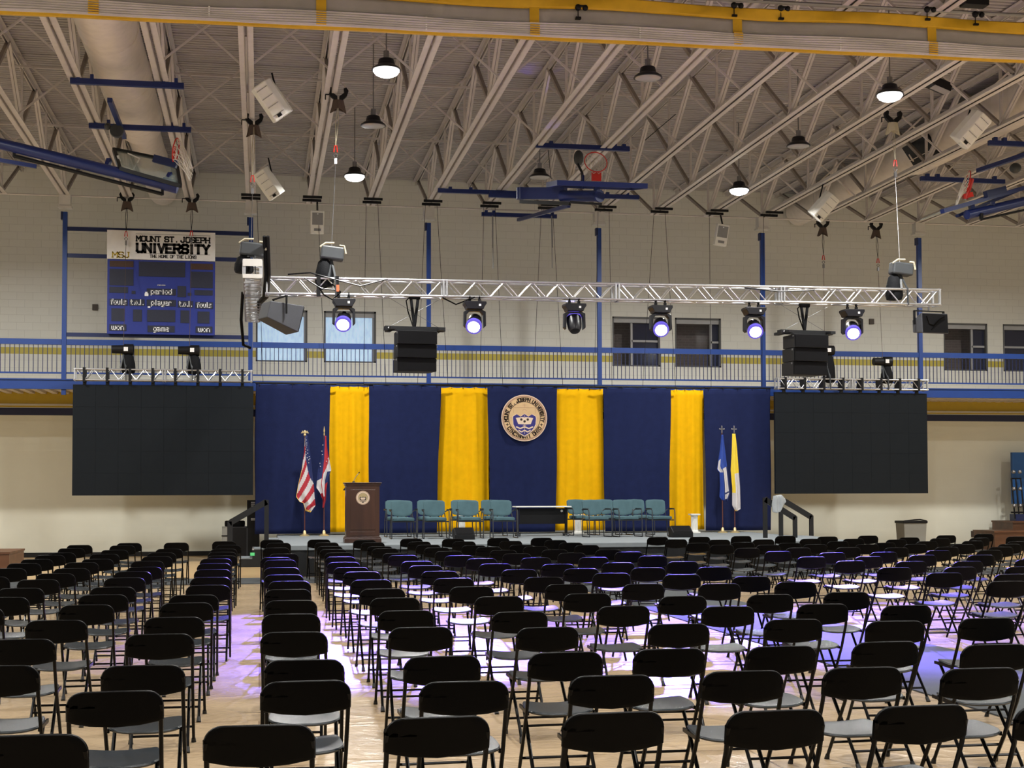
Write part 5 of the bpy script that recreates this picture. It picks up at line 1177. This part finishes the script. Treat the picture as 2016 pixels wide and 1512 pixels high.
b = MB(); b.tube([at(-60, 268, 27.6), at(348, 369, 27.0)], .105, 14); b.build('mast', 'goal_blue', g, w=True, smooth=True)
b = MB(); b.tube([at(320, 361, 27.0), at(350, 369, 26.98)], .12, 14); b.build('mast_end', 'goal_blue', g, w=True, smooth=True)
b = MB(); b.tube([at(28, 307, 27.5), at(320, 382, 27.0)], .035, 8); b.bar(at(28, 292, 27.5), at(28, 309, 27.5), .05, .05); b.bar(at(320, 368, 27), at(320, 384, 27), .05, .05); b.build('brace_tube', 'black', g, w=True, smooth=True)
b = MB(); b.bar(at(-60, 305, 27.5), at(72, 328, 27.5), .07, .07); b.build('fold_arm', 'goal_blue', g, w=True)
A, B_, C_, D2 = at(224, 294, 27.9), at(347, 319, 27.5), at(355, 366, 26.7), at(236, 332, 27.1)
b = MB()
for p, q in ((A, B_), (B_, C_), (C_, D2), (D2, A)): b.bar(p, q, .06, .07)
b.build('backboard_frame', 'dark_box', g, w=True)
nrm = (B_-A).cross(D2-A).normalized()*.008
b = MB(); b.add([A-nrm, B_-nrm, C_-nrm, D2-nrm, A+nrm, B_+nrm, C_+nrm, D2+nrm], [(0, 1, 2, 3), (7, 6, 5, 4), (0, 4, 5, 1), (1, 5, 6, 2), (2, 6, 7, 3), (3, 7, 4, 0)]); b.build('backboard', 'glass', g, w=True)
b = MB()
for p, q in (((252, 302), (275, 312)), ((275, 312), (262, 334)), ((262, 334), (238, 324)), ((238, 324), (232, 306))): b.bar(at(*p, 27.45), at(*q, 27.4), .05, .02)
b.build('target_square', 'white', g, w=True)
b = MB(); b.bar(at(303, 312, 27.1), at(348, 324, 27), .10, .14); b.build('bumper', 'dark_blue', g, w=True)
b = MB(); b.bar(at(330, 352, 27.0), at(336, 342, 27.1), .08, .08); b.bar(at(215, 314, 27.4), at(210, 330, 27.3), .08, .08); b.build('backboard_mount', 'goal_blue', g, w=True)
rc = at(346, 296, 27.0); ax, ay = Vector((.15, 1, 0)).normalized(), Vector((.18, 0, 1)).normalized()
b = MB(); b.tube(ringpts(rc, ax, ay, .228), .012, 8, closed=True); b.bar(at(341, 316, 27), at(345, 290, 27), .14, .03); b.build('rim', 'red', g, w=True, smooth=True)
b = MB(); net(b, rc, ax, ay, Vector((1, 0, -.35)).normalized(), L=.40, lean=Vector((-.1, 0, -.3))); b.build('net', 'netting', g, w=True)
# right goal
g = thing('folded_basketball_goal', 'folded basketball goal on long blue mast at far upper right', 'basketball goal', at(1950, 370, 29), group='folded basketball goals')
for (p, q, Y) in (((1946, 268), (2100, 272), 27.9), ((1812, 334), (1977, 340), 31.4)):
    b = MB(); a = at(*p, Y); c = at(*q, Y); c.z = a.z = ZC-.06; b.bar(a, c, .09, .10); b.build('header_beam', 'goal_blue', g, w=True)
    for f in (.08, .2, .88):
        m_ = a+(c-a)*f; b = MB(); b.bb((m_.x-.04, m_.y-.05, m_.z), (m_.x+.04, m_.y+.05, m_.z+.12)); b.build('joist_clip', 'goal_blue', g, w=True)
b = MB(); b.bar(atz(1925, 336, ZC-.1), atz(2060, 290, ZC-.1), .09, .09); b.build('link_beam', 'goal_blue', g, w=True)
b = MB(); b.sphere(at(1999, 331, 29.5), (.13, .13, .12)); b.build('winch', 'motor_grey', g, w=True, smooth=True)
b = MB(); b.tube([at(1903, 423, 27.6), at(2120, 372, 28.4)], .10, 14); b.build('mast', 'goal_blue', g, w=True, smooth=True)
b = MB(); b.tube([at(1932, 432, 27.6), at(2120, 391, 28.4)], .025, 8); b.bar(at(1932, 420, 27.6), at(1932, 433, 27.6), .06, .06); b.build('brace_tube', 'black', g, w=True)
A, B_ = at(1855, 416, 27.4), at(2030, 366, 28.0)
b = MB(); b.bar(A, B_, .12, .09); b.bar(A+Vector((.6, 0.5, .02)), B_+Vector((0, .5, .02)), .10, .06); b.build('backboard_frame', 'goal_blue', g, w=True)
b = MB(); o_ = Vector((0, .5, .0)); b.add([A, B_, B_+o_*2, A+o_*2, A+Vector((0, 0, .015)), B_+Vector((0, 0, .015)), B_+o_*2+Vector((0, 0, .015)), A+o_*2+Vector((0, 0, .015))], [(0, 1, 2, 3), (7, 6, 5, 4), (0, 4, 5, 1), (1, 5, 6, 2), (2, 6, 7, 3), (3, 7, 4, 0)]); b.build('backboard', 'glass', g, w=True)
b = MB(); b.bar(at(1912, 403, 27.6), at(1914, 412, 27.6), .1, .1); b.bar(at(1954, 398, 27.7), at(1954, 405, 27.7), .08, .08); b.bar(at(1940, 383, 27.6), at(1978, 373, 27.7), .12, .14); b.build('backboard_mount', 'dark_blue', g, w=True)
rc = at(1905, 357, 27.6); ax, ay = Vector((.3, 1, .1)).normalized(), Vector((.22, 0, 1)).normalized()
b = MB(); b.tube(ringpts(rc, ax, ay, .228), .012, 8, closed=True); b.bar(at(1902, 392, 27.6), at(1915, 352, 27.5), .10, .04); b.box(at(1905, 385, 27.6), (.22, .08, .10), Matrix.Rotation(R(-15), 3, 'Y')); b.build('rim', 'red', g, w=True, smooth=True)
b = MB(); net(b, rc, ax, ay, Vector((-1, 0, -.7)).normalized(), L=.42, lean=Vector((.1, 0, -.2))); b.build('net', 'netting', g, w=True)

# ================================================================ ROLLED DIVIDER CURTAIN
CYY = 20.5
t = thing('divider_curtain', 'rolled-up white and yellow divider curtain across the top of the view', 'curtain', (4, CYY, 8.4))
def cz(x): return 8.43+.0062*x      # bottom edge height follows a slight sag
xs_ = [-9+.25*i for i in range(121)]
def strip(prof, name, m_, thick=.0, f=lambda x: 0):
    vs = []; fs_ = []; n = len(prof)
    for x in xs_:
        s = .02*math.sin(x*1.5)+f(x)
        for (dy, dz) in prof: vs.append((x, CYY+dy+.01*math.sin(x*3+dz*20), cz(x)+dz+s*max(0, min(1, dz/.3))))
    for i in range(len(xs_)-1):
        for j in range(n-1): q = i*n+j; fs_.append((q, q+1, q+n+1, q+n))
    b = MB(); b.add(vs, fs_); o = b.build(name, m_, t, smooth=True, w=True); so = o.modifiers.new('s', 'SOLIDIFY'); so.thickness = .01; return o
fold = [(0, .03)]
for i in range(6): z = .04+i*.034; fold += [(-.075, z+.004), (-.085, z+.020), (.0, z+.034)]
strip(fold, 'gathered_folds', 'curtain_white')
strip([(-.02, .24), (-.01, .32), (.0, .42), (.02, .50)], 'open_mesh', 'curtain_mesh')
strip([(0.01, .0), (-.05, .0), (-.06, .035), (0, .04)], 'bottom_band', 'curtain_yellow')
strip([(-.03, .47), (-.05, .50), (-.05, .64), (-.03, .66)], 'top_band', 'curtain_yellow')
for px in (-235, 185, 632, 1051, 1450, 1832, 2200):
    x = at(px, 50, CYY).x
    b = MB(); vs = []; fs_ = []; pr = fold+[(-.03, .24), (-.03, .36), (-.02, .50)]
    for dx in (-.072, .072):
        for (dy, dz) in pr: vs.append((x+dx, CYY+dy-.018, cz(x)+dz+.004))
    n = len(pr); fs_ = [(j, j+1, n+j+1, n+j) for j in range(n-1)]; b.add(vs, fs_); o = b.build('vertical_band', 'curtain_yellow', t, w=True); so = o.modifiers.new('s', 'SOLIDIFY'); so.thickness = .008
for px in (412, 838, 1257, 1650):
    x = at(px, 60, CYY).x; b = MB(); vs = []; pr = fold
    for dx in (-.012, .012):
        for (dy, dz) in pr: vs.append((x+dx, CYY+dy-.016, cz(x)+dz+.004))
    n = len(pr); b.add(vs, [(j, j+1, n+j+1, n+j) for j in range(n-1)]); o = b.build('seam_tape', 'tape_white', t, w=True); so = o.modifiers.new('s', 'SOLIDIFY'); so.thickness = .006
b = MB(); b.tube([(-9, CYY-.02, 9.10), (21, CYY-.02, 9.34)], .03, 8); b.build('lift_pipe', 'steel', t, w=True, smooth=True)
for px, py in ((1537, 14), (1825, 16), (1920, 26), (1445, 8), (1138, 12)):
    q = at(px, py, CYY-.05); b = MB(); b.sphere(q+Vector((0, 0, -.02)), .05, 8); b.sphere(q+Vector((.11, 0, -.02)), .045, 8); b.tube([q, q+Vector((.11, 0, 0))], .02, 6); b.tube([q, q+Vector((0, 0, -.18))], .008, 5); b.bb(tuple(q+Vector((-.04, -.04, -.2))), tuple(q+Vector((.04, .04, -.17)))); b.build('pulley', 'black', t, w=True, smooth=True)
q = at(1918, 5, CYY); b = MB(); b.bb((q.x-.2, CYY-.1, q.z-.06), (q.x+.2, CYY+.1, q.z+.02)); b.build('pulley_bracket', 'black', t, w=True)

# ================================================================ FOLDING CHAIRS
BO = [(-.2275, -.145), (-.2275, -.06)]+[(x-.0, z) for x, z in arc(-.1475, -.08, .08, 180, 90, 6)]+[(0, .002)]+arc(.1475, -.08, .08, 90, 0, 6)+[(.2275, -.145), (.205, -.155), (.12, -.17), (0, -.178), (-.12, -.17), (-.205, -.155)]
BO = [(x, z+.08) for x, z in BO]
def folding_chair(caps):
    t = thing('folding_chair', 'x', 'chair')
    b = MB(); b.pad(BO, lambda u, v, h: Vector((u, h-.018*(1-(u/.23)**2)-v*.18+.012, .72+v)), .030, rings=(.4, .75, .94), edge=.45); b.build('backrest', 'black_plastic', t, smooth=True)
    b = MB(); b.pad(superell(.205, .205, 3.6, 30), lambda u, v, h: Vector((u*(1-.06*v/.2), v+.29, .44+h*(1 if h < 0 else 1)-.016*max(0, 1-(u/.2)**2)*(1 if h > -.011 else .7)+.010*(v/.2)-.02*max(0, (v-.12)/.08)**2)), .022, rings=(.3, .6, .85)); b.build('seat', 'seat_plastic', t, smooth=True)
    for s in (-1, 1):
        b = MB(); b.tube([(s*.213, .00, .73), (s*.213, .035, .62), (s*.213, .135, .42), (s*.213, .41, .02)], .0115, 7); l = b.build('front_leg', 'black_tube', t, smooth=True)
        b = MB(); b.tube([(s*.185, .40, .43), (s*.185, .34, .37), (s*.185, .06, .08), (s*.185, .015, .02)], .0115, 7); l2 = b.build('rear_leg', 'black_tube', t, smooth=True)
        if caps:
            b = MB(); b.tube([(s*.213, .405, .03), (s*.213, .42, .0)], [.014, .018], 8); b.build('foot_cap', 'rubber', l, smooth=True)
            b = MB(); b.tube([(s*.185, .03, .035), (s*.185, .0, .0)], [.014, .018], 8); b.build('foot_cap', 'rubber', l2, smooth=True)
    b = MB(); b.tube([(-.213, .345, .12), (.213, .345, .12)], .009, 6); b.build('stretcher', 'black_tube', t, smooth=True)
    b = MB(); b.tube([(-.185, .085, .105), (.185, .085, .105)], .009, 6); b.build('stretcher', 'black_tube', t, smooth=True)
    for s in (-1, 1): b = MB(); b.bar((s*.20, .15, .418), (s*.20, .44, .425), .012, .022); b.build('seat_rail', 'black_tube', t)
    return t
ch = {True: folding_chair(True), False: folding_chair(False)}; used = {True: False, False: False}
def put_chair(x, y, label, group):
    k = y < 14
    t = copy_tree(ch[k]) if used[k] else ch[k]; used[k] = True
    t.location = (x, y, .001 if not (5.4 < x < 7.7 or y > 27) else .015); t.rotation_euler.z = R(random.uniform(-2.5, 2.5)); tag(t, label, 'chair', group)
for c_ in 'ABCDEFGHIJKLMNOPQRST':
    L = COLS[c_]
    if c_ in 'ABCD': where = '%s column left of the bare aisle' % ORD['DCBA'.index(c_)]
    elif c_ in 'EFGH': where = '%s column right of the bare aisle' % ORD['EFGH'.index(c_)]
    elif c_ in 'IJK': where = '%s column left of the carpet runner' % ORD['KJI'.index(c_)]
    else: where = '%s column right of the carpet runner' % ORD['LMNOPQRST'.index(c_)]
    for i, (x, y) in enumerate(L):
        put_chair(x, y, 'black folding chair, %s seat from stage, %s' % (ORD[i], where), 'black folding chairs in rows facing the stage')
for r_, row in enumerate(REAR):
    for i, (x, y) in enumerate(row):
        put_chair(x, y, 'black folding chair, %s from left in the %s row to the viewer' % (ORD[i], ['nearest', 'second nearest', 'third nearest'][r_]), 'black folding chairs in the close rear rows')
